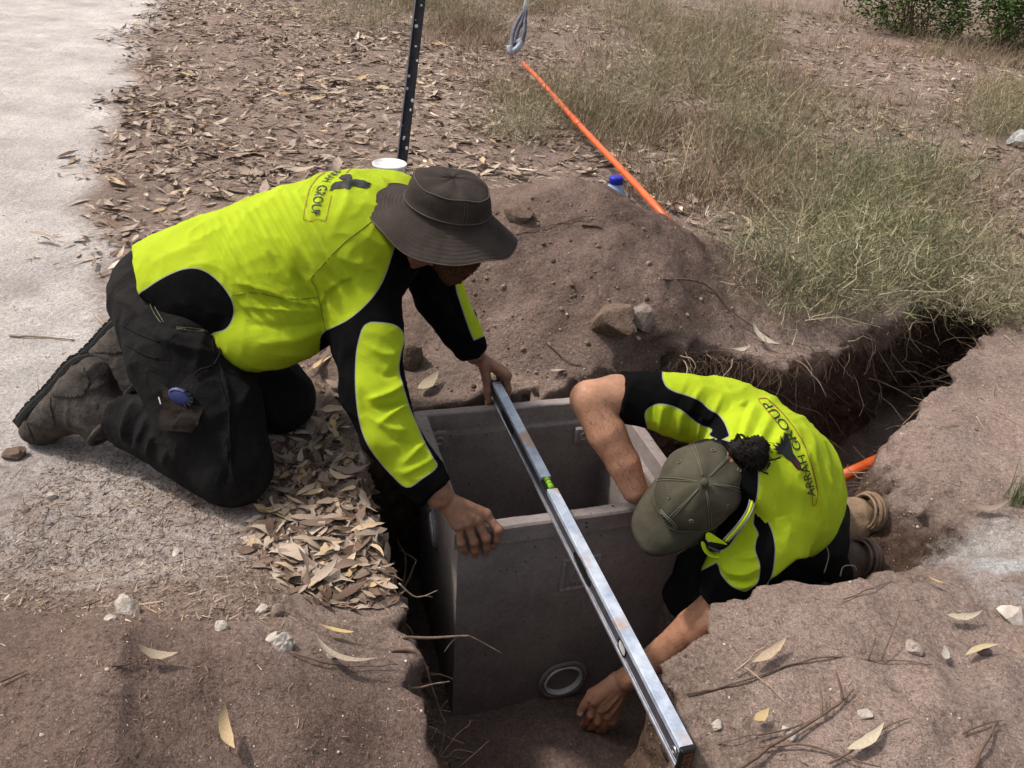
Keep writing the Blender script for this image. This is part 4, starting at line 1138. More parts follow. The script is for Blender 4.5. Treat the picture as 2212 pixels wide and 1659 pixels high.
# boots
def boot(parent, heel, ank, toe, side, panels=True):
    heel, ank, toe = A(heel), A(ank), A(toe)
    f = nrm(toe - heel); up_ = ank - heel; up_ = nrm(up_ - (up_ @ f) * f); s_ = np.cross(f, up_)
    side = 1 if (EYE - heel) @ s_ > 0 else -1
    L = np.linalg.norm(toe - heel)
    at = lambda a, b, c=0.0: heel + f * a * L + up_ * b + s_ * c
    pr = [Cone(at(.07, .042), at(.17, .062), .040, .048, 0), Cone(at(.16, .050), at(.55, .046), .047, .046, 0), Cone(at(.55, .046), at(.84, .036), .048, .042, 0), Cone(at(.84, .036), at(.93, .034), .043, .036, 0),
          Cone(at(.17, .055), at(.27, .125), .048, .055, 0), Cone(at(.30, .11), at(.62, .055), .046, .046, 0), Cone(at(.25, .12), at(.27, .165), .056, .060, 0, flat=2)]
    def fl(p, d): return np.maximum(d, -((p - heel) @ up_) + 0.012)
    o, V, Q = garment('boot', pr, 0.012, 0.005, parent, [M_BOOT], fl, lambda V, N, l: 0.0015 * fbm(V * 26, 2) + wrinkle(V, [(s_, 3, 30, 0.004)], 1, 2) * sstep(.75, .3, ((V - heel) @ f) / L))
    bv = caster(V, Q)
    # sole: outlined slab with lugs
    out = smooth_poly([(-.02, .0), (.0, .032), (.12, .040), (.35, .034), (.5, .038), (.7, .050), (.88, .044), (1.0, .022), (1.03, 0), (1.0, -.022), (.88, -.046), (.7, -.048), (.5, -.036), (.35, -.033), (.12, -.039), (.0, -.031)], 3)
    V = []; F = []; n = len(out)
    for b, g in ((.016, 1.02), (.010, 1.05), (.000, 1.04), (-.005, .98)):
        for a, c in out: V.append(at(.5 + (a - .5) * (1 + (g - 1) * .5), b, c * g))
    for r in range(3):
        for k in range(n): F.append((r * n + k, r * n + (k + 1) % n, (r + 1) * n + (k + 1) % n, (r + 1) * n + k))
    F.append(tuple(range(3 * n, 4 * n)))
    V = A(V); so = add('sole', V, F, [M_SOLE], o, smooth=False)
    lug = MB()
    for i in range(12):
        for sd in (-1, 1):
            a = .03 + i * .083; w = np.interp(a, [0, .12, .4, .7, .9, 1], [.026, .034, .028, .042, .036, .02])
            V_, F_ = box(at(a, -.006, sd * w * .72), f, s_, up_, .016, .024, .014); lug.put(V_, F_)
    lug.add('sole_tread', [M_SOLE], so, smooth=False)
    for sd in (-1, 1):
        tr = MB(); pts = smooth_poly([at(.30, .018, sd * .0385), at(.36, .030, sd * .041), at(.52, .028, sd * .044), at(.58, .014, sd * .044)], 4, False)
        V_, F_ = tube(pts, .0035, 6); tr.put(V_, F_); tr.add('green_trim', [M_GREEN], o)
    lc = MB()
    for i in range(6):
        a = .36 + i * .055; b = .118 - i * .0125
        pts = smooth_poly([at(a, b - .012, -.036), at(a + .01, b + .004, -.015), at(a + .01, b + .004, .015), at(a, b - .012, .036)], 4, False)
        V_, F_ = tube(pts, .0030, 6); lc.put(V_, F_)
    lc.add('lace', [M_SOLE], o)
    def overlay(name, outl, lift, mt):
        # leather panel: outline given along/up the boot, wrapped on its visible side
        if not panels: return
        pts = smooth_poly(outl, 3); import bmesh
        bm = bmesh.new(); bm.faces.new([bm.verts.new((x, y, 0)) for x, y in pts])
        bmesh.ops.triangulate(bm, faces=bm.faces[:])
        for ax_ in (0, 1):
            for x in np.arange(-.1, 1.2, .03) if ax_ == 0 else np.arange(-.02, .2, .008):
                co = [0, 0, 0]; co[ax_] = x; no = [0, 0, 0]; no[ax_] = 1
                bmesh.ops.bisect_plane(bm, geom=bm.verts[:] + bm.edges[:] + bm.faces[:], plane_co=co, plane_no=no)
        bm.verts.index_update(); W = []; ok = []
        for v in bm.verts:
            o_ = at(v.co.x, v.co.y, side * .15); h_ = bv.ray_cast(Vector(o_), Vector(s_ * -side))
            ok.append(h_[0] is not None and h_[3] < .16); W.append(A(h_[0]) + s_ * side * lift if h_[0] is not None else o_)
        Fs = [[v.index for v in f.verts] for f in bm.faces]; bm.free(); W = A(W)
        Fs = [f[:] for f in Fs if all(ok[i] for i in f)]
        if not Fs: return
        Fs = [f if np.dot(np.cross(W[f[1]] - W[f[0]], W[f[2]] - W[f[0]]), s_ * side) > 0 else f[::-1] for f in Fs]
        p_ = add(name, W, Fs, [mt], o); sm_ = p_.modifiers.new('thickness', 'SOLIDIFY'); sm_.thickness = .0024; sm_.offset = 0
    overlay('toe_cap', [(.80, .018), (.84, .05), (.92, .062), (1.0, .05), (1.02, .02)], .0012, M_BOOTD)
    overlay('side_panel', [(.42, .020), (.46, .05), (.56, .080), (.64, .078), (.74, .045), (.76, .020)], .0012, M_BOOTD)
    overlay('heel_panel', [(-.02, .020), (.0, .07), (.12, .085), (.26, .055), (.36, .022)], .0012, M_BOOTD)
    pad = Ell(at(.22, .118, side * .050), [f, up_, s_], (.038, .030, .012), 0)
    V, Q = sdf_mesh([pad], .004, .004); add('ankle_patch', V, Q, [M_BOOT], o)
    V_, F_ = tube([at(.27 + .062 * math.cos(t) / L * 1.0, .168, .061 * math.sin(t)) for t in np.linspace(0, 2 * math.pi, 24)], .008, 6, False)
    add('boot_collar', V_, F_, [M_BOOT], o)
    return o
boot(man, P(178, 772, 2.03), P(270, 868, 2.03), P(52, 915, 2.10), -1)
boot(man, P(262, 690, 2.30), P(335, 760, 2.30), P(140, 820, 2.36), -1)

# head, hands (one body with the hidden limbs)
hc = P(962, 505, 2.09)                                               # head centre, below the hat
hat_x = nrm(RT * 0.957 - UP * 0.29)                                  # along the brim's long axis (face direction)
hat_z = nrm((RT * .29 + UP * .957) * math.cos(math.radians(37)) - FWD * math.sin(math.radians(37)))
hat_y = np.cross(hat_z, hat_x)
hatO = P(966, 450, 1.90)
hd = lambda a, b, c: hatO + hat_x * a + hat_y * b + hat_z * c        # a: forwards, b: his left, c: up from hat band
HEADL = [Ell(hd(-.005, 0, -.012), [hat_x, hat_y, hat_z], (.086, .076, .062), 0), Ell(hd(.015, 0, -.070), [hat_x, hat_y, hat_z], (.078, .064, .082), 0),
         Cone(hd(.085, 0, -.050), hd(.103, 0, -.078), .013, .017, 0), Cone(hd(.075, .026, -.100), hd(.075, -.026, -.100), .014, .014, 0), Cone(hd(.055, 0, -.135), hd(.062, 0, -.135), .03, .03, 0),
         Cone(hd(.076, .030, -.036), hd(.076, -.030, -.036), .014, .014, 0),
         Cone(hd(-.012, -.078, -.055), hd(-.012, -.080, -.028), .012, .016, 0), Cone(hd(-.012, .078, -.055), hd(-.012, .080, -.028), .012, .016, 0),
         Cone(hd(-.02, 0, -.07), P(835, 490, 2.07), .062, .070, 0)]
eyes = [Ell(hd(.080, s * .031, -.050), [hat_x, hat_y, hat_z], (.010, .013, .007), 0) for s in (-1, 1)]
NF = -EY
fr = lambda px, py, e: PL(px, py, PIT_FL + NF * e, NF)              # a point e metres in front of the pit's front face
zh = lambda x, y: (902.5 + .12268 * x, 1017.6 + .12268 * y)
mc = [P(*zh(1195, 770), 1.905), P(*zh(1030, 850), 1.895), P(*zh(860, 905), 1.885), P(*zh(700, 945), 1.88)]
fg = [[fr(*zh(1425, 1030), .016), fr(*zh(1395, 1200), .016), fr(*zh(1335, 1330), .012)],
      [fr(*zh(1205, 1180), .018), fr(*zh(1210, 1330), .016), fr(*zh(1180, 1450), .011)],
      [fr(*zh(985, 1240), .018), fr(*zh(1000, 1390), .016), fr(*zh(1015, 1500), .011)],
      [fr(*zh(765, 1260), .017), fr(*zh(800, 1360), .015), fr(*zh(848, 1445), .010)]]
wr = P(*zh(380, 430), 1.865)
tb = [wr * .7 + mc[0] * .3 + A([0, 0.015, -.012]), mc[0] + A([-.005, .035, -.025]), mc[0] + A([.008, .05, -.06])]
HANDN = hand(wr, P(905, 1020, 1.86), mc, fg, tb, rw=0.031, palm_r=0.0165)
V1, Q1 = sdf_mesh(HANDN, 0.0016, 0.0022)
V1 = relax(V1, Q1, 1)
zf = lambda x, y: (973.3 + .096 * x, 725.5 + .096 * y)
tl = nrm(LEV1 - LEV0); tside = nrm(np.cross(tl, EZ))               # tside: to the viewer's left of the level? sign fixed below
if (tside @ RT) > 0: tside = -tside
lc = lambda a, s, u: LEV0 + tl * a + tside * s + EZ * u            # along, to its left side, up from the top face
wrF = P(1026, 766, 2.40)
mcF = [lc(.010, -.026, .022), lc(-.014, -.025, .020), lc(-.036, -.022, .015), lc(-.056, -.016, .006)]
fgF = [[lc(.022, -.029, -.016), lc(.026, -.026, -.040), lc(.022, -.022, -.056)], [lc(-.006, -.029, -.016), lc(-.004, -.026, -.040), lc(-.006, -.021, -.058)],
       [lc(-.032, -.036, -.022), lc(-.034, -.032, -.045), lc(-.030, -.024, -.060)], [lc(-.056, -.028, -.025), lc(-.056, -.024, -.048), lc(-.052, -.018, -.062)]]
tbF = [wrF * .5 + mcF[0] * .5 + tside * .02, lc(-.014, .026, .006), lc(.010, .027, -.025), lc(.024, .026, -.050)]
HANDF = hand(wrF, P(1000, 726, 2.36), mcF, fgF, tbF, rw=0.029, palm_r=0.017)
V2, Q2 = sdf_mesh(HANDF, 0.0018, 0.0026)
V3, Q3 = sdf_mesh(HEADL, 0.006, 0.004)
hidden = [Cone(c0, c3, .12, .13), Cone(c3, hd(-.03, 0, -.09), .10, .06)] + chain([P(768, 560, 2.0), elN, wrN], [.06, .048, .032]) + chain([P(860, 470, 2.15), P(950, 640, 2.27), wrF], [.06, .048, .03]) + \
         chain([c0, P(405, 775, 1.985), kneeN, ankN], [.10, .085, .055, .04]) + chain([c0, P(510, 770, 2.19), P(602, 860, 2.20), ankF], [.10, .085, .055, .04])
V4, Q4 = sdf_mesh(hidden, 0.02, 0.016)
def join(parts):
    V = []; F = []; n = 0
    for v, q in parts: V.append(v); F.append(q + n); n += len(v)
    return np.concatenate(V), np.concatenate(F)
Vb, Qb = join([(V3, Q3), (V1, Q1), (V2, Q2), (V4, Q4)])
bodyL = add('body', Vb, Qb, [M_SKIN_L], man)
nm = MB()
nl = nail(tbF[3] - tl * .002 + tside * .0088, tbF[3] - tbF[2], tside); nm.put(*nl)
nm.add('fingernail', [M_NAIL], bodyL)
for e_ in eyes:
    V_, Q_ = sdf_mesh([e_], .002, .003); add('eye', V_, Q_, [M_WHITE_LBL], bodyL)
BEARD = [Ell(hd(.042, 0, -.118), [hat_x, hat_y, hat_z], (.056, .058, .044), 0), Cone(hd(.01, -.066, -.07), hd(.05, -.05, -.125), .018, .03, 0), Cone(hd(.01, .066, -.07), hd(.05, .05, -.125), .018, .03, 0),
         Cone(hd(.092, .028, -.097), hd(.092, -.028, -.097), .011, .011, 0)]
V_, Q_ = sdf_mesh(BEARD, .008, .004); N_ = vnormals(V_, Q_)
V_ = V_ + N_ * (0.006 * vnoise(V_ * A([90, 90, 40])) + 0.004 * vnoise(V_ * A([260, 260, 110])))[:, None]
add('beard', V_, Q_, [M_BEARD], bodyL)

# hat: crown, tip, brim with stitching rings, piping
hat_o = None
wob = lambda r, z, a: 0.004 * math.sin(3 * a + .6) * min(1, r / .1) + 0.002 * math.sin(7 * a)
def brim_z(r, a):
    t = (r - .098) / (.174 - .098)
    return -0.044 * t - 0.012 * t * math.cos(a * 1 - .2) + 0.014 * t * math.cos(2 * a + .5) + 0.005 * math.sin(5 * a) * t + .003 * t * math.sin(8 * a + 1)
pr = []
for r in np.linspace(.172, .101, 25): pr.append((r, 0.0))
prof = pr + [(.0985, .003), (.098, .010), (.0995, .0115), (.0975, .013), (.0960, .028), (.0930, .043), (.0885, .055), (.0845, .0615), (.0825, .0635), (.075, .0665), (.058, .071), (.034, .0745), (.004, .076)]
def hatfn(r, z, a):
    if z <= 0.0001: return brim_z(r, a) + 0.0011 * math.cos((r - .09) * 2 * math.pi / .0085)
    d = 0.0
    if z > .02: d = -0.007 * (r / .09) * (z / .08) * max(0, math.cos(a + .2)) ** 2 + (r / .09) * 0.003 * math.sin(3 * a + z * 70) + .0012 * math.sin(8 * a + 40 * r)
    return d
V_, F_ = lathe(prof, 96, hatO, hat_x, hat_y, hat_z, 1.02, .94, hatfn)
nin = vnormals(V_, A(F_))
hat_o = add('hat', V_, F_, [M_HAT], man)
sm = hat_o.modifiers.new('thickness', 'SOLIDIFY'); sm.thickness = 0.0028; sm.offset = -1
def ring_at(r, z, th, name, a0=0, a1=2 * math.pi, lift=0.0):
    pts = []
    for a in np.linspace(a0, a1, 90):
        dz = hatfn(r, z, a)
        pts.append(hatO + hat_x * ((r + lift) * 1.02 * math.cos(a)) + hat_y * ((r + lift) * .94 * math.sin(a)) + hat_z * (z + dz + (lift if z < .001 else 0)))
    V_, F_ = tube(pts, th, 5, False); return V_, F_
mb = MB()
for r, z, l in ((.0838, .0625, .0008), (.0980, .0125, .0012), (.1715, 0, 0.0006)): mb.put(*ring_at(r, z, .0015, 'x', lift=l))
for a in (-.95, -1.02, 2.1, 2.17):
    pts = [hatO + hat_x * (r * 1.025 * math.cos(a)) + hat_y * (r * .945 * math.sin(a)) + hat_z * (z + hatfn(r, z, a)) for r, z in ((.0975, .014), (.0965, .028), (.0935, .043), (.0865, .059))]
    mb.put(*tube(smooth_poly(pts, 3, False), .0009, 5))
mb.add('hat_piping', [M_HATST], hat_o)

# folding tool in the thigh pocket
tool = empty('folding_tool', P(392, 856, 1.9), 'blue ribbed folding tool sticking out of a black trouser thigh pocket', 'tool')
s_, _ = on_surface(bvhT, [(393, 858), (372, 848), (415, 868)], 0.006)
tu = nrm(s_[2] - s_[1]); tn_ = nrm(np.cross(tu, np.cross(-FWD, tu))); tn_ = tn_ if tn_ @ -FWD > 0 else -tn_; tv = np.cross(tn_, tu)
if tv @ UP < 0: tv = -tv
V_, Q_ = sdf_mesh([Ell(s_[0], [tu, tv, tn_], (.031, .019, .0095), 0)], .001, .003); add('handle', V_, Q_, [M_BLUE], tool)
V_, F_ = tube([s_[0] + tu * .025 * math.cos(t) + tv * .013 * math.sin(t) + tn_ * .0075 for t in np.linspace(.35 * math.pi, 1.0 * math.pi, 14)], .0022, 6); add('handle_rim', V_, F_, [plain('dull_blue_plastic', (.06, .08, .20), .5)], tool)
for t in np.linspace(-.25 * math.pi, .42 * math.pi, 6):
    d_ = tu * math.cos(t) + tv * math.sin(t) * .8
    V_, F_ = box(s_[0] + tu * .0275 * math.cos(t) + tv * .0165 * math.sin(t) + tn_ * .003, nrm(d_), nrm(np.cross(tn_, d_)), tn_, .009, .0035, .014); add('grip_rib', V_, F_, [M_SOLE], tool, smooth=False)
# ================================================================ worker crouching in the trench on the right
base_R = P(1690, 1150, 2.2); base_R[2] = -0.36
mate = empty('person', base_R, 'person in olive cap with dark hair bun crouching in the trench, bare forearm reaching down', 'person')
n0, t1, t2, t3 = P(1628, 1002, 1.93), P(1650, 1022, 1.98), P(1672, 1050, 2.06), P(1688, 1078, 2.15)
shR, shL = P(1585, 905, 2.02), P(1652, 1140, 1.90)
axR = nrm(t3 - n0); WR = nrm(shR - shL); BnR = nrm(np.cross(axR, WR)); BnR = BnR if BnR @ (EYE - t2) > 0 else -BnR
WR = nrm(np.cross(BnR, axR))
SQ = (BnR, 0.86)
R_TR = [Cone(n0, t1, .125, .165, 0, sq=SQ), Cone(t1, t2, .170, .182, 0, sq=SQ), Cone(t2, t3, .182, .165, 0, sq=SQ)]
R_A = chain([P(1600, 925, 2.03), P(1560, 900, 2.02), P(1490, 882, 2.01), P(1425, 868, 2.0)], [.105, .088, .073, .066], 2) + chain([P(1440, 870, 2.0), P(1338, 856, 1.99)], [.066, .059], 2, flat=2)
R_B = chain([P(1660, 1120, 1.93), P(1650, 1165, 1.92), P(1606, 1228, 1.92), P(1585, 1258, 1.925)], [.105, .093, .076, .070], 1) + chain([P(1600, 1240, 1.92), P(1550, 1296, 1.94)], [.070, .058], 1, flat=2)
R_C = chain([P(1608, 1020, 1.90), P(1575, 1075, 1.87)], [.090, .083], 3, flat=2)
R_SH = R_TR + R_A + R_B + R_C
HEMR = [(1100, 600), (2000, 600), (2000, 1100), (1836, 1096), (1834, 1130), (1826, 1164), (1805, 1199), (1765, 1203), (1722, 1206), (1690, 1232), (1660, 1254), (1640, 1400), (1100, 1400)]
def hem_cutR(p, d):
    sh = p.shape[:-1]; q = proj(p.reshape(-1, 3)).reshape(*sh, 2)
    near = (d < 0.05) & (q[..., 0] > 1640) & (q[..., 1] > 1060)
    if near.any():
        d = d.copy(); d[near] = np.maximum(d[near], poly_sd(q[near], HEMR) * 2.0 / 1800)
    return d
RB_A = smooth_poly([(1431, 816), (1439, 834), (1458, 846), (1481, 853), (1500, 860), (1515, 868), (1532, 884), (1549, 893), (1560, 905), (1568, 919), (1576, 942)], 3, False).tolist() + \
    smooth_poly([(1556, 952), (1532, 940), (1538, 928), (1515, 919), (1498, 908), (1481, 893), (1460, 880), (1439, 874), (1420, 873), (1407, 878), (1397, 886), (1393, 898), (1398, 922)], 3, False).tolist() + [(1398, 960), (1290, 960), (1290, 760), (1431, 760)]
RB_B = smooth_poly([(1632, 1080), (1648, 1105), (1656, 1121), (1669, 1151), (1674, 1178), (1674, 1200), (1668, 1242), (1652, 1268)], 4, False).tolist() + [(1640, 1400), (1500, 1400), (1500, 1240), (1548, 1215)] + \
    smooth_poly([(1553, 1223), (1559, 1242), (1580, 1265), (1606, 1277), (1620, 1272), (1636, 1258), (1641, 1235), (1640, 1215), (1631, 1188), (1634, 1165), (1638, 1153), (1627, 1132)], 4, False).tolist()
RC = smooth_poly([(1540, 950), (1600, 968), (1634, 1000), (1638, 1045), (1632, 1085), (1616, 1120), (1590, 1158), (1566, 1186), (1520, 1190), (1470, 1150), (1470, 1020)], 4)
SEAMR = [(1668, 1250), (1700, 1190), (1722, 1150), (1745, 1151), (1775, 1172), (1807, 1197)]
def shirtR_attr(V, N, lab):
    q = proj(V); blk = np.full(len(V), -50.0)
    a = (lab == 2) | (lab == 0); blk[a] = -poly_sd(q[a], RB_A)
    b = (lab == 1) | (lab == 0); blk[b] = np.maximum(blk[b], -poly_sd(q[b], RB_B))
    c = (lab != 2); blk[c] = np.maximum(blk[c], -poly_sd(q[c], RC))
    seam = np.zeros(len(V))
    return {'blk': blk, 'seam': np.clip(seam, 0, 1)}
FR_ = []
for i in range(7):
    x = 1405 + i * 21; FR_.append(([(x + 4, 872 + i * 6), (x + 2, 892 + i * 5), (x - 2, 925 + i * 4)], 5, .0075 * (1 if i % 2 else -.6), 2))
for i in range(6):
    x = 1470 + i * 24; FR_.append(([(x + 16, 838 + i * 6), (x + 2, 862 + i * 9), (x - 10, 885 + i * 9)], 6, .006 * (1 if i % 2 else -.5), 2))
for i in range(6):
    FR_.append(([(1618 + i * 16, 862 + i * 12), (1600 + i * 14, 905 + i * 14), (1592 + i * 12, 955 + i * 12)], 8, .006 * (1 if i % 2 else -.6), 0))
for i in range(7):
    FR_.append(([(1700 + i * 17, 915 + i * 18), (1728 + i * 14, 975 + i * 16), (1752 + i * 9, 1045 + i * 12), (1758 + i * 7, 1105 + i * 8)], 7, .005 * (1 if i % 2 else -.5), 0))
FR_ += [([(1640, 1225), (1605, 1240), (1575, 1235), (1558, 1222)], 5, .007, 1), ([(1640, 1248), (1605, 1258), (1572, 1252)], 5, -.006, 1), ([(1630, 1262), (1600, 1268), (1575, 1262)], 4, .005, 1), ([(1640, 1200), (1605, 1205), (1575, 1195)], 7, .005, 1),
        ([(1700, 1200), (1715, 1170), (1740, 1150)], 8, .005, 0), ([(1690, 1120), (1705, 1160), (1700, 1200)], 10, -.005, 0), ([(1655, 1250), (1690, 1215), (1715, 1195)], 7, .006, 0)]
def foldR(V, N, lab):
    return strokes(V, N, FR_, lab, 1.5) + wrinkle(V, [((.4, .6, -.6), 3.5, 15, .006), ((-.3, .8, .4), 5, 22, .003), ((.1, .3, -.9), 4, 30, .0025)], 1.0, 9.1) - .005
shirt_r, sV, sQ = garment('shirt', R_SH, 0.010, 0.0048, mate, [M_SHIRT], hem_cutR, foldR, 1, shirtR_attr)
bvhR = caster(sV, sQ)
seams([SEAMR], bvhR, shirt_r)
z2 = lambda x, y: (1150.2 + .38 * x, 752 + .38 * y)
TXR = [(0, 1607, 842, 1566, 846), (.12, 1598, 780, 1553, 790), (.3, 1573, 690, 1530, 705), (.47, 1543, 600, 1500, 612), (.62, 1505, 520, 1462, 533), (.8, 1430, 405, 1388, 424), (1, 1340, 300, 1302, 322)]
tV, tF = print_text(bvhR, 'ARRAH GROUP', [(r[0], *z2(r[1], r[2]), *z2(r[3], r[4])) for r in TXR])
letters(tV, orient_faces(tV, tF), shirt_r)
mbp = MB()
for line in ([(1330, 288), (1400, 350), (1480, 445), (1540, 545), (1590, 680), (1616, 800), (1618, 850), (1606, 892), (1590, 892), (1590, 855)], [(1330, 288), (1284, 292), (1310, 330), (1360, 390), (1412, 448)], [(1590, 860), (1575, 790), (1545, 695)]):
    V_, F_ = print_poly('b', bvhR, ribbon2(smooth_poly([z2(*p) for p in line], 3, False), 1.5), None, None)
    if len(F_): mbp.put(V_, orient_faces(V_, F_))
mbp.add('shirt_print_frame', [M_PRINTR], shirt_r, smooth=False)
BIRD_R = [(1531, 694), (1518, 650), (1498, 622), (1480, 598), (1470, 560), (1460, 520), (1444, 486), (1428, 480), (1425, 528), (1408, 500), (1410, 545), (1382, 536), (1396, 560), (1362, 546), (1384, 570), (1366, 574), (1394, 586), (1384, 602), (1420, 606), (1440, 628), (1465, 642), (1485, 668), (1505, 692)]
V_, F_ = print_poly('b', bvhR, [z2(*p) for p in BIRD_R], None, None, 4)
add('shirt_bird_emblem', V_, orient_faces(V_, F_), [M_PRINT], shirt_r, smooth=False)
V_, F_ = print_poly('b', bvhR, [z2(*p) for p in [(1528, 688), (1514, 650), (1490, 622), (1476, 640), (1505, 688)]], None, None, 4, .0026)
add('shirt_bird_tail', V_, orient_faces(V_, F_), [M_TAIL], shirt_r, smooth=False)
# open zip flap hanging below the collar
def sheet(name, rows, mat, parent, thick=.003):
    n = len(rows[0]); V = [p for r in rows for p in r]; F = []
    for i in range(len(rows) - 1):
        for j in range(n - 1): F.append((i * n + j, i * n + j + 1, (i + 1) * n + j + 1, (i + 1) * n + j))
    V = A(V); F = orient_faces(V, F); o = add(name, V, F, [mat], parent)
    m = o.modifiers.new('thickness', 'SOLIDIFY'); m.thickness = thick
    s = o.modifiers.new('smooth', 'SUBSURF'); s.levels = s.render_levels = 2
    return o
M_YEL = plain('yellow_placket', (.58, .72, .012), .9, var=.12); M_BLACKC = plain('black_placket', (.008, .008, .008), .9)
z7 = lambda x, y: (1371.4 + .144 * x, 1106 + .144 * y)
rowA = [P(*z7(x, y), Z) for x, y, Z in ((985, 420, 1.86), (1010, 560, 1.87), (1090, 660, 1.88), (1230, 700, 1.88), (1360, 640, 1.88))]
rowB = [P(*z7(x, y), Z) for x, y, Z in ((1060, 440, 1.875), (1080, 540, 1.89), (1150, 600, 1.90), (1240, 630, 1.90), (1340, 590, 1.89))]
rowC = [P(*z7(x, y), Z) for x, y, Z in ((1060, 300, 1.86), (1130, 300, 1.86), (1220, 370, 1.86), (1310, 430, 1.865), (1400, 490, 1.87))]
rowD = [P(*z7(x, y), Z) for x, y, Z in ((1055, 410, 1.868), (1100, 450, 1.87), (1190, 470, 1.87), (1290, 480, 1.87), (1390, 510, 1.875))]
sheet('collar_flap', [rowA, rowB], M_YEL, shirt_r); sheet('collar_tab', [rowC, rowD], M_YEL, shirt_r); sheet('placket_inside', [rowD, rowB], M_BLACKC, shirt_r)
rowE = [P(*z7(x, y), Z) for x, y, Z in ((970, 270, 1.88), (1100, 180, 1.88), (1260, 130, 1.88), (1320, 110, 1.885))]
rowF = [P(*z7(x, y), Z) for x, y, Z in ((1000, 315, 1.88), (1130, 235, 1.88), (1270, 190, 1.88), (1320, 180, 1.885))]
sheet('collar_edge', [rowE, rowF], M_YEL, shirt_r)
pts = [P(*z7(x, y), 1.872) for x, y in ((1070, 380), (1100, 360), (1140, 380), (1150, 420), (1110, 440), (1075, 410))]
V_, F_ = tube(smooth_poly(pts, 4), .0022, 6, False); add('zip_pull', V_, F_, [plain('zip_metal', (.5, .5, .48), .35, .9)], shirt_r)
mbz = MB()
for t in np.linspace(0, 1, 9):
    q = P(*z7(1110 + 180 * t, 525 + 80 * t), 1.885); mbz.put(*box(q, RT, UP, FWD, .004, .006, .003))
mbz.add('zip_teeth', [plain('zip_teeth', (.10, .10, .09), .5)], shirt_r)
# striped collar edge
for off, mt, th in ((0, M_PIPING, .0022), (.010, M_YEL, .0032), (.020, M_PIPING, .0020)):
    pts = [P(x - off * 500, y - off * 160, Z) for x, y, Z in ((1626, 1030, 1.835), (1631, 1065, 1.81), (1626, 1098, 1.80), (1606, 1132, 1.80), (1572, 1170, 1.83))]
    V_, F_ = tube(smooth_poly(pts, 5, False), th, 6); add('collar_stripe', V_, F_, [mt], shirt_r)

# trousers
kL, kR = P(1515, 1270, 2.24), P(1560, 1120, 2.42)
R_TRO = [Cone(t2, P(1702, 1098, 2.18), .165, .160, 0, sq=SQ)] + chain([P(1715, 1160, 2.16), P(1620, 1220, 2.17), kL], [.125, .115, .095], 1) + chain([P(1690, 1050, 2.25), P(1620, 1090, 2.34), kR], [.12, .11, .09], 2)
R_TRO += chain([kL, P(1680, 1275, 2.24), P(1790, 1238, 2.17)], [.09, .082, .062], 3) + chain([kR, P(1700, 1140, 2.4), P(1812, 1128, 2.26)], [.085, .075, .058], 4)
tro_r, _, _ = garment('trousers', R_TRO, .014, .009, mate, [M_TROU], None, lambda V, N, l: wrinkle(V, [((.6, .1, -.4), 5, 15, .008)], 1, 4.4) - .003)
bt = boot(mate, P(1868, 1192, 2.19), P(1800, 1222, 2.17), P(1868, 1192, 2.19) + A([-.035, -.02, -.265]), 1, False)
bt2 = boot(mate, P(1882, 1098, 2.27), P(1820, 1120, 2.25), P(1882, 1098, 2.27) + A([-.03, -.02, -.265]), 1, False)
for b_, m_ in ((bt, M_BROWNSOLE), (bt2, M_TAN)):
    b_.data.materials[0] = m_
    for c_ in b_.children:
        if c_.name.startswith('sole'): c_.data.materials[0] = M_BROWNSOLE
# rings on the boot shaft that faces the camera
for b_, (hx, hy, hz), m_ in ((bt, (1858, 1206, 2.12), M_BROWNSOLE), (bt2, (1868, 1105, 2.2), M_TAN)):
    c_ = P(hx, hy, hz + .035); ax_ = nrm(RT * .93 - UP * .12 + FWD * .3); u_, v_, _ = basis(ax_, UP)
    for k_, (o_, r_) in enumerate(((-.004, .046), (.010, .050), (.021, .049), (.031, .044))):
        V_, F_ = tube([c_ + ax_ * o_ + r_ * (u_ * math.cos(t) + v_ * math.sin(t)) for t in np.linspace(0, 6.283, 36)], .0058 if k_ else .004, 6, False)
        add('boot_ring', V_, F_, [m_], b_)

# body: head, bare arms and hands
capO = P(1512, 1050, 1.865)
cu = nrm(-FWD * .96 + RT * -.13 + UP * .19)
cf = RT * -.69 - UP * .73; cf = nrm(cf - (cf @ cu) * cu); cs = np.cross(cu, cf)
cd = lambda a, b, c: capO + cf * a + cs * b + cu * c
HEADR = [Ell(cd(-.005, 0, .0), [cf, cs, cu], (.098, .080, .095), 0), Ell(cd(.022, 0, -.085), [cf, cs, cu], (.074, .064, .082), 0), Cone(cd(.090, 0, -.062), cd(.108, 0, -.088), .012, .016, 0),
         Cone(cd(.078, .026, -.112), cd(.078, -.026, -.112), .013, .013, 0), Cone(cd(.060, 0, -.15), cd(.066, 0, -.15), .028, .028, 0), Cone(cd(.08, .03, -.046), cd(.08, -.03, -.046), .013, .013, 0)]
for s in (-1, 1):
    HEADR += [Ell(cd(-.012, s * .083, -.040), [nrm(cf * .2 + cu), nrm(cf), cs], (.032, .019, .009), 0)]
HEADR += [Cone(cd(-.035, 0, -.07), n0 * .6 + t1 * .4, .060, .068, 0)]
V1, Q1 = sdf_mesh(HEADR, .006, .004)
fz = lambda x, y: (1194.5 + .10665 * x, 1415.7 + .10665 * y)
elL, wrL = P(1552, 1316, 1.965), P(*fz(1500, 470), 2.125)
FA_L = chain([P(1600, 1255, 1.93), elL, P(1500, 1358, 2.0), P(1440, 1408, 2.06), wrL], [.050, .049, .047, .039, .0285], 0)
mcL = [P(*fz(840, 900), 2.15), P(*fz(985, 1060), 2.155), P(*fz(1110, 1180), 2.165), P(*fz(1190, 1290), 2.18)]
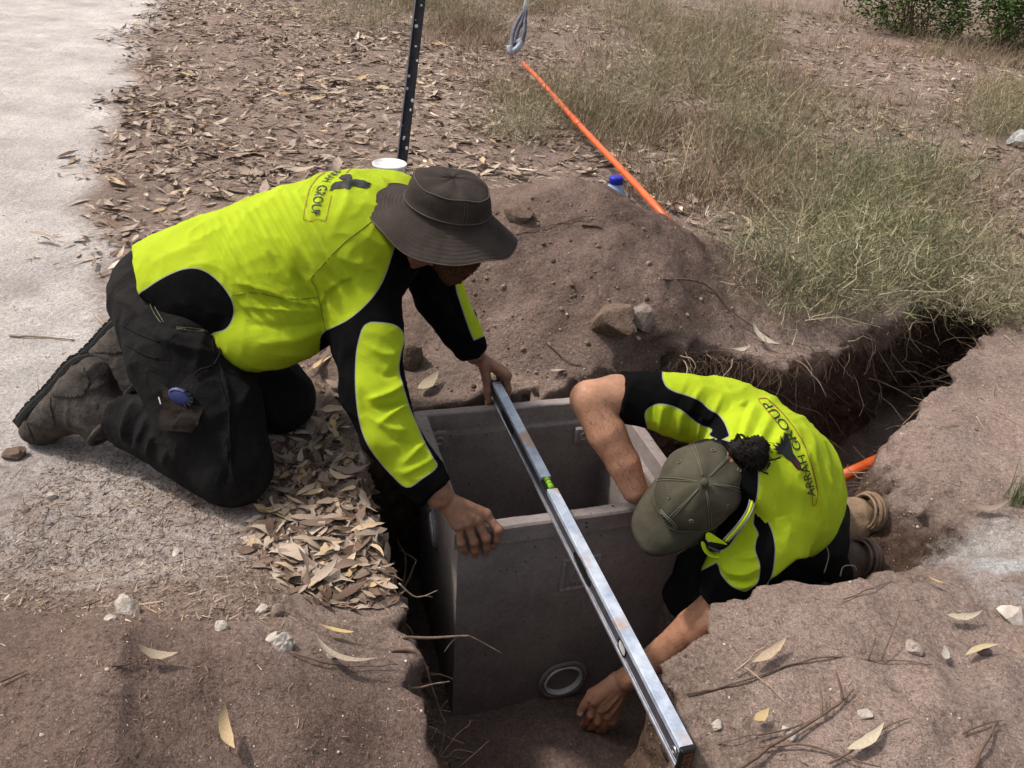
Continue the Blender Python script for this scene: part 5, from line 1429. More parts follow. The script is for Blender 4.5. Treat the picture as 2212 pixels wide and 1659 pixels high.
fgL = [[P(*fz(770, 1195), 2.165), P(*fz(665, 1330), 2.19), P(*fz(590, 1410), 2.21)], [P(*fz(905, 1325), 2.17), P(*fz(790, 1420), 2.20), P(*fz(720, 1470), 2.215)],
       [P(*fz(1015, 1390), 2.185), P(*fz(930, 1480), 2.21), P(*fz(870, 1520), 2.23)], [P(*fz(1095, 1420), 2.20), P(*fz(1030, 1500), 2.22), P(*fz(970, 1530), 2.235)]]
tbL = [P(*fz(1150, 600), 2.145), P(*fz(790, 770), 2.155), P(*fz(650, 990), 2.16), P(*fz(545, 1140), 2.165)]
HL = FA_L + hand(wrL, P(1440, 1408, 2.06), mcL, fgL, tbL, rw=.029, palm_r=.0175)
HL += [Cone(P(*fz(1300, 480), 2.14), mcL[0], .020, .016), Cone(P(*fz(1350, 620), 2.15), mcL[2], .022, .016), Cone(P(*fz(1250, 560), 2.14), P(*fz(950, 760), 2.15), .022, .020)]
V2, Q2 = sdf_mesh(HL, .0020, .0024); V2 = relax(V2, Q2, 1); N2 = vnormals(V2, Q2)
TEND = [([fz(1340, 830), fz(1190, 1000), fz(1060, 1150)], 2.6, .0035), ([fz(1400, 900), fz(1290, 1060), fz(1180, 1230)], 2.6, .0035), ([fz(1270, 760), fz(1080, 930), fz(930, 1050)], 3, .002), ([fz(1370, 880), fz(1240, 1030), fz(1120, 1190)], 2.2, -.004),
        ([fz(820, 830), fz(770, 950), fz(710, 1000)], 1.6, -.004)]
V2 = V2 + N2 * strokes(V2, N2, TEND)[:, None]
elR = P(1272, 862, 1.975); wrR = P(1372, 1060, 1.985)
mcR = [PIT_FL + EX * (PIT_W - .095 - .021 * i) + EZ * (.022 - .001 * i) + EY * (.012) for i in range(4)]
mcR = mcR[::1]
fgR = [[m + NF * .040 + EZ * (-.008), m + NF * .038 + EZ * (-.045), m + NF * .030 + EZ * (-.066)] for m in mcR]
tbR = [wrR * .6 + mcR[3] * .4, mcR[3] + EY * .04 - EX * .01 + EZ * .0, mcR[3] + EY * .055 + EZ * (-.04) + EX * .01]
HR = chain([P(1400, 862, 2.0), P(1330, 855, 1.99), elR, P(1310, 935, 1.975), P(1347, 1002, 1.98), wrR], [.052, .050, .044, .046, .038, .029], 0) + hand(wrR, P(1347, 1002, 1.98), mcR, fgR, tbR, rw=.030, palm_r=.016)
V3, Q3 = sdf_mesh(HR, .0030, .003); V3 = relax(V3, Q3, 1)
hid = [Cone(n0, t3, .11, .12), Cone(t3, P(1690, 1090, 2.2), .12, .11)] + chain([n0, P(1570, 905, 2.02), P(1400, 862, 2.0)], [.07, .055, .045]) + chain([n0, P(1655, 1150, 1.92), P(1600, 1255, 1.93)], [.07, .055, .045]) + \
      chain([P(1702, 1130, 2.2), kL, P(1795, 1230, 2.18)], [.09, .06, .04]) + chain([P(1690, 1080, 2.25), kR, P(1812, 1128, 2.26)], [.09, .06, .04])
V2_arm, Q2_arm, V3_arm, Q3_arm = V2, Q2, V3, Q3
V4, Q4 = sdf_mesh(hid, .02, .016)
Vb, Qb = join([(V1, Q1), (V2, Q2), (V3, Q3), (V4, Q4)])
bodyR = add('body', Vb, Qb, [M_SKIN_R], mate)
nm = MB(); nm.put(*nail(tbL[3] - FWD * .0085, tbL[3] - tbL[2], -FWD + UP * .3, .0075)); nm.add('fingernail', [M_NAIL], bodyR)
for s in (-1, 1):
    V_, Q_ = sdf_mesh([Ell(cd(.084, s * .031, -.062), [cf, cs, cu], (.010, .013, .007), 0)], .002, .003); add('eye', V_, Q_, [M_WHITE_LBL], bodyR)
# fine dark arm hairs are left to the skin; head hair: nape, side locks and the bun
HAIR = [Ell(cd(-.035, 0, -.02), [cf, cs, cu], (.078, .083, .085), 0), Ell(cd(-.08, 0, -.03), [cf, cs, cu], (.035, .05, .06), 0)]
V_, Q_ = sdf_mesh(HAIR, .008, .004)
m_ = ((V_ - capO) @ cf) ; V_ = V_ + vnormals(V_, Q_) * (0.003 * vnoise(V_ * A([60, 60, 200])))[:, None]
hair_o = add('hair', V_, Q_, [M_HAIR], bodyR)
bz = lambda x, y, Z: P(*z2(x, y), Z - .085)
BUN = [Ell(bz(1255, 590, 1.885), [RT, UP, FWD], (.025, .022, .022), 0), Ell(bz(1210, 575, 1.90), [RT, UP, FWD], (.024, .018, .02), 0), Ell(bz(1285, 640, 1.89), [RT, UP, FWD], (.020, .022, .02), 0), Ell(bz(1285, 550, 1.89), [RT, UP, FWD], (.022, .019, .018), 0),
       Cone(bz(1160, 570, 1.90), bz(1210, 585, 1.89), .018, .019, 0)]
V_, Q_ = sdf_mesh(BUN, .006, .003); N_ = vnormals(V_, Q_)
V_ = V_ + N_ * (0.0022 * np.sin((V_ @ RT + V_ @ UP) * 700 + 7 * vnoise(V_ * 50)) + .002 * vnoise(V_ * 120))[:, None]
bun = add('hair_bun', V_, Q_, [M_HAIR], hair_o)
mbh = MB(); rr = random.Random(5)
for i in range(260):
    a = rr.uniform(0, 6.28); st = (1250 + 42 * math.cos(a), 595 + 48 * math.sin(a)); L = rr.uniform(.2, 1.0)
    dx, dy = rr.gauss(.5, 1), rr.gauss(.3, 1)
    pts = [bz(st[0], st[1], 1.87), bz(st[0] + dx * 25 * L, st[1] + dy * 25 * L, 1.865), bz(st[0] + dx * 45 * L + rr.uniform(-15, 15), st[1] + dy * 40 * L + 18, 1.875)]
    mbh.put(*tube(smooth_poly(pts, 3, False), .0007, 3, False))
for p3 in ([(1150, 530), (1180, 490), (1215, 520)], [(1160, 520), (1165, 490), (1200, 540)], [(1290, 640), (1340, 640), (1410, 620)], [(1280, 660), (1310, 700), (1335, 712)], [(1300, 600), (1345, 650), (1330, 690)], [(1200, 500), (1215, 515), (1230, 505)]):
    for j in range(6):
        pts = [bz(x + rr.uniform(-8, 8), y + rr.uniform(-8, 8), 1.87) for x, y in p3]; mbh.put(*tube(smooth_poly(pts, 4, False), .0009, 3, False))
mbh.add('loose_strands', [M_HAIR], hair_o)
# side lock by the ear
mbl = MB()
for i in range(60):
    t = rr.random(); q = cd(-.02 - .05 * t + rr.uniform(-.004, .004), -.084 if (cs @ UP) > 0 else .084, -.012); e = q - cu * rr.uniform(.04, .075) + cf * rr.uniform(-.01, .02)
    mbl.put(*tube([q, (q + e) / 2 + cs * .004 * (-1 if (cs @ UP) > 0 else 1), e], .0012, 3, False))
mbl.add('side_lock', [M_HAIR], hair_o)

# cap: dome panels, bill, button, seams, eyelets
def dome(a, t, lift=0.0):                       # a around, t from brim edge (0) to crown (1)
    th = t * math.pi / 2
    g = 0.0016 * abs(math.sin(3 * a)) ** .4 * math.sin(th * 2) ** .5
    r = math.cos(th) ** .82 + lift / .1
    z = .122 * math.sin(th) ** 1.05 + lift
    bulge = .004 * math.sin(3 * a + 1) * math.sin(2 * th) + .0025 * math.sin(7 * a + 4 * th)
    ca, sa = math.cos(a), math.sin(a)
    return cd((.112 * ca) * r + g * ca + bulge * ca, (.0905 * sa) * r + g * sa + bulge * sa, z - .018 + .008 * ca)
V = []; F = []; nA, nT = 96, 26
for i in range(nT + 1):
    for k in range(nA): V.append(dome(2 * math.pi * k / nA, i / nT * .999))
for i in range(nT):
    for k in range(nA): F.append((i * nA + k, i * nA + (k + 1) % nA, (i + 1) * nA + (k + 1) % nA, (i + 1) * nA + k))
cap_o = add('cap', A(V), F, [M_CAP], mate)
sm = cap_o.modifiers.new('thickness', 'SOLIDIFY'); sm.thickness = .002; sm.offset = -1
rows = []
for i in range(9):
    u = i / 8; row = []
    for j in range(33):
        b = (j / 32 - .5) * 2; a = b * 1.08
        base = dome(a, 0.0); L = .080 * (1 - abs(b) ** 2.6) ** .6
        row.append(base + cf * (L * u) + cu * (-.004 - .018 * u * u - .028 * (b * b) * u - .004) + cs * (b * .006 * u))
    rows.append(row)
V = A([p for r in rows for p in r]); F = [(i * 33 + j, i * 33 + j + 1, (i + 1) * 33 + j + 1, (i + 1) * 33 + j) for i in range(8) for j in range(32)]
F = orient_faces(V, F)
bill = add('cap_bill', V, F, [M_CAP], cap_o)
sm = bill.modifiers.new('thickness', 'SOLIDIFY'); sm.thickness = .0035; sm.offset = -1
V_, Q_ = sdf_mesh([Ell(dome(0, .999) + cu * .002, [cf, cs, cu], (.0095, .0095, .006), 0)], .001, .002); add('cap_button', V_, Q_, [M_CAP], cap_o)
mb = MB()
for k in range(6):
    a = math.pi / 6 + k * math.pi / 3 - math.pi / 6
    for da in (-.035, .035):
        pts = [dome(a + da * (1 + 0 * t), t, .0012) for t in np.linspace(.02, .93, 18)]
        mb.put(*tube(pts, .0009, 4, False))
for t_ in (.03, .10):
    mb.put(*tube([dome(a, t_, .0008) for a in np.linspace(0, 2 * math.pi, 70)], .0008, 4, False))
M_CAPST = plain('cap_stitch', (.12, .115, .08), .9); mb.add('cap_seam', [M_CAPST], cap_o)
for k in range(6):
    a = math.pi / 6 + k * math.pi / 3; t_ = .52
    c_ = dome(a, t_, .001); e1 = nrm(dome(a + .05, t_) - dome(a - .05, t_)); e2 = nrm(dome(a, t_ + .03) - dome(a, t_ - .03))
    mbx = MB(); mbx.put(*tube([c_ + .0045 * (e1 * math.cos(x) + e2 * math.sin(x)) for x in np.linspace(0, 6.283, 16)], .0013, 5, False)); mbx.add('eyelet', [M_CAPST], cap_o)
# embroidered oval emblem on the front panels
def onc(u, v): return dome(u * .30 - .02, .22 + v * .16, .0016)
mb = MB()
for s in (1.0, .74): mb.put(*tube([onc(s * math.cos(x) * 1.0, s * math.sin(x)) for x in np.linspace(0, 6.283, 40)], .0011, 5, False))
for i in range(7):
    u = -.6 + i * .2; mb.put(*tube([onc(u - .05, -.35), onc(u, .3 * (1 if i % 2 else .1)), onc(u + .08, -.3)], .0012, 5, False))
for i in range(16):
    x = i * .3927; mb.put(*tube([onc(.80 * math.cos(x), .80 * math.sin(x)), onc(.93 * math.cos(x + .1), .93 * math.sin(x + .1))], .0010, 4, False))
mb.add('cap_emblem', [plain('emblem_thread', (.16, .155, .12), .8)], cap_o)
# ================================================================== LEAF LITTER, GRASS, STONES, TWIGS, ROOTS
RG = np.random.default_rng(23); R_ = random.Random(17)
def veg_mat(name, stops, attr=True, rough=.8, trans=False):
    m = Mat(name)
    t = m.attr('tint') if attr else m.orand()
    c = m.ramp(t, stops)
    c = m.mix(1.0, c, m.ramp(m.noise(45, 4), [(.3, .72), (.7, 1.25)]), 'MULTIPLY')
    m.col(c).rough(rough).spec(.2)
    return m.m
LEAF_STOPS = [(0.0, (.075, .045, .030)), (.22, (.15, .10, .072)), (.42, (.25, .185, .140)), (.62, (.33, .26, .205)), (.80, (.42, .335, .26)), (.92, (.43, .29, .14)), (1.0, (.55, .47, .38))]
M_LEAFP = veg_mat('gum_leaf', LEAF_STOPS, False)
M_LEAFS = veg_mat('leaf_litter', LEAF_STOPS)
M_STRAW = veg_mat('dry_grass', [(0, (.10, .060, .040)), (.35, (.22, .145, .095)), (.65, (.36, .265, .18)), (1, (.50, .41, .29))])
M_GRASS = veg_mat('grey_green_stems', [(0, (.085, .105, .045)), (.25, (.16, .17, .085)), (.5, (.27, .245, .145)), (.78, (.39, .33, .22)), (1, (.54, .47, .34))])
M_GREENL = veg_mat('green_leaf', [(0, (.02, .035, .010)), (.5, (.045, .085, .018)), (1, (.09, .16, .035))])
M_TWIG = plain('twig_bark', (.115, .075, .055), .9, var=.45, scale=60)
M_TWIGL = plain('pale_twig', (.30, .22, .16), .9, var=.3, scale=60)
M_ROOT = plain('root', (.16, .105, .075), .9, var=.5, scale=40)
M_CLOD = plain('earth_clod', (.15, .105, .080), .97, var=.35, scale=45, bump=.006, spec=.08)
M_STONE = plain('pale_stone', (.42, .37, .32), .92, var=.30, scale=35, bump=.004, spec=.1)

def leaf_tpl(L=1.0, w=.13, bend=.15, curl=.12, fold=.03, n=7, hook=0.0, twist=0.0, rag=0.0, cut=0.0):
    V = []; F = []
    for i in range(n + 1):
        t = i / n; ww = w * (math.sin(math.pi * t ** .75) ** .8) * .5 if 0 < t < 1 else w * .02
        if cut and t > 1 - cut: ww *= .35 if i < n else 1
        ww *= 1 + rag * R_.uniform(-1, 1)
        x = (t - .5) * L; y = bend * (4 * (t - .5) ** 2 - .3) * L * .5; z = curl * (4 * (t - .5) ** 2) * L * .5 + hook * t ** 3
        a = twist * (t - .5)
        V += [(x, y - ww * math.cos(a), z + fold * math.sin(math.pi * t) - ww * math.sin(a)), (x, y, z), (x, y + ww * math.cos(a), z + fold * math.sin(math.pi * t) + ww * math.sin(a))]
    for i in range(n):
        for k in (0, 1): F.append((i * 3 + k, (i + 1) * 3 + k, (i + 1) * 3 + k + 1, i * 3 + k + 1))
    return A(V), np.array(F)
TPL = [leaf_tpl(1, R_.uniform(.12, .30), R_.uniform(-.28, .30), R_.uniform(-.22, .32), R_.uniform(-.03, .06), 6, R_.uniform(-.05, .12), R_.uniform(-1.6, 1.6), .28, R_.choice([0, 0, .3, .45])) for _ in range(22)]
PILE = [leaf_tpl(1, R_.uniform(.17, .36), R_.uniform(-.35, .35), R_.uniform(-.25, .30), R_.uniform(-.05, .07), 7, R_.uniform(-.05, .10), R_.uniform(-1.2, 1.2), .22, R_.choice([0, 0, .3])) for _ in range(14)]
def frames(nv, yaw):
    nv = nv / np.linalg.norm(nv, axis=1, keepdims=True)
    h = np.stack([np.cos(yaw), np.sin(yaw), np.zeros_like(yaw)], -1)
    x = h - (h * nv).sum(1, keepdims=True) * nv; x /= np.linalg.norm(x, axis=1, keepdims=True)
    return x, np.cross(nv, x), nv
def scatter_mesh(P_, nv, yaw, size, tint, tpls):
    X, Y, Z = frames(nv, yaw); k = RG.integers(0, len(tpls), len(P_))
    Vs, Fs, Ts = [], [], []; n = 0
    for i, (tv, tf) in enumerate(tpls):
        s = k == i
        if not s.any(): continue
        v = P_[s][:, None] + size[s][:, None, None] * (tv[None, :, :1] * X[s][:, None] + tv[None, :, 1:2] * Y[s][:, None] + tv[None, :, 2:] * Z[s][:, None])
        m = s.sum(); Vs.append(v.reshape(-1, 3)); Fs.append((tf[None] + (np.arange(m) * len(tv))[:, None, None]).reshape(-1, tf.shape[1]) + n)
        Ts.append(np.repeat(tint[s], len(tv))); n += m * len(tv)
    return np.concatenate(Vs), np.concatenate(Fs), np.concatenate(Ts)
def ground_pts(xy):
    out = [drop(x, y) for x, y in xy]
    return A([o[0] for o in out]), A([o[1] for o in out])
def in_view(P_, mx=420):
    q = proj(P_); return (q[:, 0] > -mx) & (q[:, 0] < 2212 + mx) & (q[:, 1] > -mx * 2) & (q[:, 1] < 1659 + mx)
def tilted(nv, s): v = nv + RG.normal(0, s, nv.shape); v[:, 2] = np.abs(v[:, 2]) + .2; return v
def zpath(x, y): return path_w(x, y)

# ---- scattered leaf litter (thousands: one mass) 
def cand(n, x0, x1, y0, y1, dens):
    x = RG.uniform(x0, x1, n); y = RG.uniform(y0, y1, n)
    k = RG.random(n) < dens(x, y); x, y = x[k], y[k]
    z = height(x, y); P_ = np.stack([x, y, z], -1); v = in_view(P_) & (poly_sd(P_[:, :2], HOLE) > .02)
    return P_[v]
GR_Q = [(560, -80), (700, 40), (880, 90), (1010, 170), (1120, 260), (1300, 330), (1500, 560), (1640, 690), (1850, 710), (2060, 610), (2250, 600), (2900, 640), (2900, -80)]   # where grass grows
def litter_d(x, y):
    ex = np.interp(y, PATH_EDGE[::-1, 1], PATH_EDGE[::-1, 0]); e = ex - .12 + .25 * fbm(xy3(x, y, 1.6, 2.), 3)
    q = proj(np.stack([x, y, 0 * x], -1)); g = sstep(30, -60, poly_sd(q, GR_Q))
    d = sstep(-.05, .35, x - e) * (1 - .55 * g) * (mound(x, y) < .03) * sstep(1.9, 2.25, y)
    return d * np.clip(.85 + .6 * fbm(xy3(x, y, 2.4, 3.), 3), .25, 1)
C1 = cand(130000, -5.5, 8.5, 1.9, 13, lambda x, y: litter_d(x, y) * np.where((x > .9) & (y < 3.5), .07, 1.0) * np.where((x > -.42) & (y < 2.75), .06, 1.0) * np.clip(6.5 / y, .4, 1))
print('litter', len(C1), time.time() - T0)
def near_first(P_): return P_[np.argsort(((P_ - EYE) @ FWD))]
C1 = near_first(C1)
nrmC = np.tile(A([0, 0, 1.0]), (len(C1), 1))
lift = np.abs(RG.normal(0, .012, len(C1))) + .004
sz = RG.gamma(3, .062 / 3, len(C1)).clip(.014, .17); tn = np.clip(RG.normal(.50, .23, len(C1)), 0, 1); yw = RG.uniform(0, 6.28, len(C1))
Pl = C1 + np.stack([0 * lift, 0 * lift, lift], -1); nv = tilted(nrmC, .24)
V_, F_, T_ = scatter_mesh(Pl[60:], nv[60:], yw[60:], sz[60:], tn[60:], TPL)
GROUND = SETTING['ground']
lo_ = add('leaf_litter', V_, F_, [M_LEAFS], GROUND, attrs={'tint': T_}, smooth=True); tag(lo_, kind='stuff')
# ---- leaves near enough to pick apart: each an object, part of the ground
leaf_me = [mesh('leaf', v, f, [M_LEAFP]) for v, f in TPL]
pile_me = [mesh('leaf', v, f, [M_LEAFP]) for v, f in PILE]
def put_leaf(p, n_, yaw, s, me=None, mat_t=None, name='leaf', parent=None):
    o = bpy.data.objects.new(name, me or R_.choice(leaf_me)); par = parent or GROUND
    z = Vector(n_).normalized(); x = Vector((math.cos(yaw), math.sin(yaw), 0)); x = (x - x.dot(z) * z).normalized(); y = z.cross(x)
    M = Matrix(((x[0], y[0], z[0], p[0]), (x[1], y[1], z[1], p[1]), (x[2], y[2], z[2], p[2]), (0, 0, 0, 1))) @ Matrix.Diagonal((s, s, s, 1))
    COL.objects.link(o); o.parent = par; o.matrix_local = M
    return o
for i in range(60): put_leaf(Pl[i], nv[i], yw[i], sz[i])
def px_cloud(n, poly):
    pa = A(poly, float); lo, hi = pa.min(0), pa.max(0); out = []
    while len(out) < n:
        q = RG.uniform(lo, hi, (n * 3, 2)); q = q[poly_sd(q, pa) < 0]; out += q.tolist()
    return out[:n]
pile = px_cloud(180, [(590, 1010), (700, 960), (770, 1000), (800, 1080), (822, 1180), (850, 1270), (800, 1305), (700, 1290), (620, 1250), (560, 1180), (545, 1110)])
pile += px_cloud(46, [(590, 950), (640, 930), (720, 830), (755, 860), (760, 960), (690, 985), (600, 1010)])
for x, y in pile:
    p, n_ = seen(x, y); put_leaf(p + A([0, 0, R_.uniform(.003, .022)]), n_ * .7 + A([R_.gauss(0, .24), R_.gauss(0, .24), .5]), R_.uniform(0, 6.28), max(.03, R_.gauss(.064, .020)), R_.choice(pile_me))
V_ = []
extra = px_cloud(900, [(560, 1000), (690, 930), (780, 1000), (815, 1110), (845, 1230), (858, 1300), (760, 1320), (640, 1290), (540, 1190)])
pe = [seen(x, y) for x, y in extra]; Pe = A([p for p, n_ in pe]) + A([0, 0, .004]); Ne = tilted(A([n_ for p, n_ in pe]), .25)
V_, F_, T_ = scatter_mesh(Pe, Ne, RG.uniform(0, 6.28, len(Pe)), RG.normal(.042, .022, len(Pe)).clip(.010, .1), np.clip(RG.normal(.42, .24, len(Pe)), 0, 1), PILE)
tag(add('leaf_crumbs', V_, F_, [M_LEAFS], GROUND, attrs={'tint': T_}), kind='stuff')
# single leaves that stand out (photo place, length m, heading, label)
def big_leaf(px, py, L, yaw, col, label, w=.2, bend=.1, curl=.1, tw=.3, up=.02, tilt_=(0, 0)):
    p, n_ = seen(px, py); v, f = leaf_tpl(1, w, bend, curl, .04, 9, .02, tw + .3, .16); L *= .88; col = tuple(.72 * x + .05 for x in col)
    m = plain('leaf_' + label.split()[0], col, .75, var=.25, scale=40)
    o = bpy.data.objects.new('gum_leaf', mesh('gum_leaf', v, f, [m])); COL.objects.link(o)
    z = Vector(n_ + A([tilt_[0], tilt_[1], 0])).normalized(); x = Vector(math.cos(yaw) * RT + math.sin(yaw) * (UP * .5 + A([0, 1, 0]) * .5)); x = (x - x.dot(z) * z).normalized(); y = z.cross(x)
    o.matrix_world = Matrix(((x[0], y[0], z[0], p[0]), (x[1], y[1], z[1], p[1]), (x[2], y[2], z[2], p[2] + up), (0, 0, 0, 1))) @ Matrix.Diagonal((L, L, L, 1))
    tag(o, label, 'leaf')
big_leaf(728, 1378, .075, .25, (.58, .42, .14), 'yellow dry leaf lying on the trench edge below the leaf pile', .22, .15, .1)
big_leaf(338, 1432, .075, .25, (.36, .27, .17), 'tan curled leaf on the dark crest of the near sand mound', .30, .15, .35)
big_leaf(492, 1605, .095, -1.3, (.42, .29, .13), 'upright yellow brown leaf at the bottom edge of the near mound', .24, .12, .3, .8, .03)
big_leaf(730, 1432, .15, -.35, (.36, .28, .19), 'long bent tan leaf lying across dark soil by the trench edge', .14, .5, .2)
big_leaf(1660, 1424, .11, .75, (.40, .28, .17), 'long tan leaf on the right bank beside thin grass stalks', .2, .1, .1)
big_leaf(2078, 1345, .09, .15, (.42, .35, .24), 'straw coloured leaf on the right bank beside the white stone', .2, .2, .1)
big_leaf(2036, 1422, .065, 1.1, (.40, .36, .30), 'pale leaf standing on the right bank beside a brown clod', .28, .1, .1, .2, .015)
big_leaf(2110, 1417, .085, .3, (.42, .33, .17), 'ochre leaf lying on a thin stick on the right bank', .17, -.2, .1)
big_leaf(1868, 1613, .105, .7, (.45, .37, .25), 'pale tan leaf under a forked stick near the bottom right', .2, .15, .1)
big_leaf(1640, 1562, .05, .8, (.46, .32, .12), 'small folded yellow leaf on the right bank above the twig heap', .4, .1, .2)
big_leaf(2012, 1268, .045, -1.2, (.45, .27, .10), 'small orange leaf on the right bank below the lime streak', .35, .1, .2)
big_leaf(1640, 742, .14, -.9, (.52, .45, .34), 'pale forked leaf on the trench lip below the wiry shrub', .22, .4, .2, .6, .03)
big_leaf(1598, 766, .09, .5, (.48, .40, .30), 'short pale leaf on the trench lip left of the forked leaf', .2, .2, .2)
big_leaf(927, 838, .10, 1.0, (.40, .31, .20), 'notched tan leaf on the mound foot beside the far sleeve', .4, .1, .2)
big_leaf(1690, 573, .11, .0, (.42, .36, .27), 'grey tan leaf resting in the wiry shrub by the mound', .2, .25, .1, .3, .16)
big_leaf(2130, 1110, .10, -.25, (.20, .13, .085), 'dark curled leaf above the white lime streak', .2, .3, .4)

# ---- ribbons: grass blades and stems
def ribbons(root, az, lean, L, w, curl, tint, seg=3, wob=.15, droop=.0):
    n = len(root); t = np.linspace(0, 1, seg + 1)
    d0 = np.stack([np.cos(az) * np.sin(lean), np.sin(az) * np.sin(lean), np.cos(lean)], -1)
    side = np.stack([-np.sin(az), np.cos(az), 0 * az], -1)
    hz = np.stack([np.cos(az), np.sin(az), 0 * az], -1)
    pts = root[:, None] + L[:, None, None] * (t[None, :, None] * d0[:, None] + (t ** 2)[None, :, None] * (curl[:, None, None] * hz[:, None]) - (t ** 2)[None, :, None] * droop * A([0, 0, 1.0]))
    pts = pts + RG.normal(0, 1, pts.shape) * (L * wob * .35)[:, None, None] * t[None, :, None]
    rot = RG.uniform(0, 3.14, n); wd = side * np.cos(rot)[:, None] + np.cross(d0, side) * np.sin(rot)[:, None]
    ww = w[:, None] * (1 - .75 * t[None])
    V = np.stack([pts - wd[:, None] * ww[..., None] / 2, pts + wd[:, None] * ww[..., None] / 2], 2).reshape(-1, 3)
    b = (np.arange(n) * (seg + 1) * 2)[:, None] + (np.arange(seg) * 2)[None]
    F = np.stack([b, b + 1, b + 3, b + 2], -1).reshape(-1, 4)
    return V, F, np.repeat(tint, (seg + 1) * 2)
def grass_d(x, y):
    q = proj(np.stack([x, y, 0 * x], -1)); g = sstep(40, -70, poly_sd(q, GR_Q))
    strip = np.exp(-((line_d(q, [(1560, -60), (1750, 60), (1950, 220), (2150, 400), (2350, 520)])[0]) / 130) ** 2)
    return g * (1 - .80 * strip) * np.clip(.38 + 1.7 * fbm(xy3(x, y, 1.5, 6.), 3), .04, 1) * (mound(x, y) < .05)
C2 = cand(60000, -2.5, 12, 2.4, 14, lambda x, y: grass_d(x, y) * np.clip(6.0 / y, .45, 1.0))
print('grass tufts', len(C2), time.time() - T0)
per = 6
root = np.repeat(C2, per, 0); root[:, :2] += RG.normal(0, .03, (len(root), 2)); n = len(root)
if n > 110000: s = RG.permutation(n)[:110000]; root = root[s]; n = len(root)
gz = fbm(root * A([.9, .9, 0]) + 3.3, 2)
L = RG.gamma(5, .036, n).clip(.05, .42)
V_, F_, T_ = ribbons(root - A([0, 0, .01]), RG.uniform(0, 6.28, n), np.abs(RG.normal(.55, .4, n)), L, RG.uniform(.0022, .0048, n), RG.normal(0, .35, n), np.clip(RG.normal(.5, .25, n) + .15 * gz, 0, 1), 3, .25)
GA = add('dry_grass', V_, F_, [M_STRAW], None, attrs={'tint': T_}); tag(GA, kind='stuff')
C3 = C2[fbm(C2 * A([1.1, 1.1, 0]) + 8.1, 2) > .12]
root = np.repeat(C3, 4, 0); root[:, :2] += RG.normal(0, .04, (len(root), 2)); n = len(root)
if n > 60000: s = RG.permutation(n)[:60000]; root = root[s]; n = len(root)
V_, F_, T_ = ribbons(root - A([0, 0, .01]), RG.uniform(0, 6.28, n), np.abs(RG.normal(.5, .4, n)), RG.gamma(5, .04, n).clip(.06, .45), RG.uniform(.0022, .0045, n), RG.normal(0, .4, n), np.clip(RG.normal(.48, .25, n), 0, 1), 3, .3)
GB = add('green_grass', V_, F_, [M_GRASS], None, attrs={'tint': T_}); tag(GB, kind='stuff')
# short straws and bark flakes lying flat in the litter and on the sandy verge
C4 = cand(16000, -5, 5, 1.0, 9, lambda x, y: np.clip(litter_d(x, y) * .8 + .35 * sstep(2.3, 1.4, y) * sstep(.2, -.1, x) * sstep(1.05, 1.2, y) + .10 * (x > .9) * (y < 3), 0, 1))
root = C4 + A([0, 0, .003]); n = len(root)
V_, F_, T_ = ribbons(root, RG.uniform(0, 6.28, n), RG.normal(1.5, .12, n), RG.gamma(3, .025, n).clip(.015, .22), RG.uniform(.0016, .0040, n), RG.normal(0, .25, n), np.clip(RG.normal(.5, .25, n), 0, 1), 2, .12)
tag(add('straw_litter', V_, F_, [M_STRAW], GROUND, attrs={'tint': T_}), kind='stuff')
q = A(px_cloud(4200, [(0, 960), (240, 960), (470, 1095), (560, 1180), (630, 1340), (300, 1345), (0, 1320)])); hp = A([seen(x, y)[0] for x, y in q])
k_ = fbm(hp * 5, 2) > -.35; hp = hp[k_]; n = len(hp)
V_, F_, T_ = ribbons(hp + A([0, 0, .002]), RG.uniform(0, 6.28, n), RG.normal(1.45, .18, n), RG.gamma(2.5, .0045, n).clip(.003, .04), RG.uniform(.0016, .0040, n), RG.normal(0, .3, n), np.clip(RG.normal(.48, .22, n), 0, 1), 2, .15)
tag(add('bark_chips', V_, F_, [M_LEAFS], GROUND, attrs={'tint': T_}), kind='stuff')
q = A(px_cloud(1500, [(1450, 1440), (1600, 1300), (2212, 1245), (2212, 1659), (1500, 1659)]) + px_cloud(1100, [(0, 1330), (600, 1330), (880, 1400), (980, 1659), (0, 1659)]) + px_cloud(900, [(1960, 880), (2120, 740), (2212, 700), (2212, 1120), (2050, 1090)])); hp = A([seen(x, y)[0] for x, y in q]); n = len(hp)
V_, F_, T_ = ribbons(hp + A([0, 0, .0015]), RG.uniform(0, 6.28, n), RG.normal(1.5, .12, n), RG.gamma(1.6, .0045, n).clip(.002, .05), RG.uniform(.0010, .0022, n), RG.normal(0, .3, n), np.clip(RG.normal(.25, .25, n), 0, 1), 2, .15)
tag(add('soil_debris', V_, F_, [M_STRAW], GROUND, attrs={'tint': T_}), kind='stuff')
print('grass', time.time() - T0)

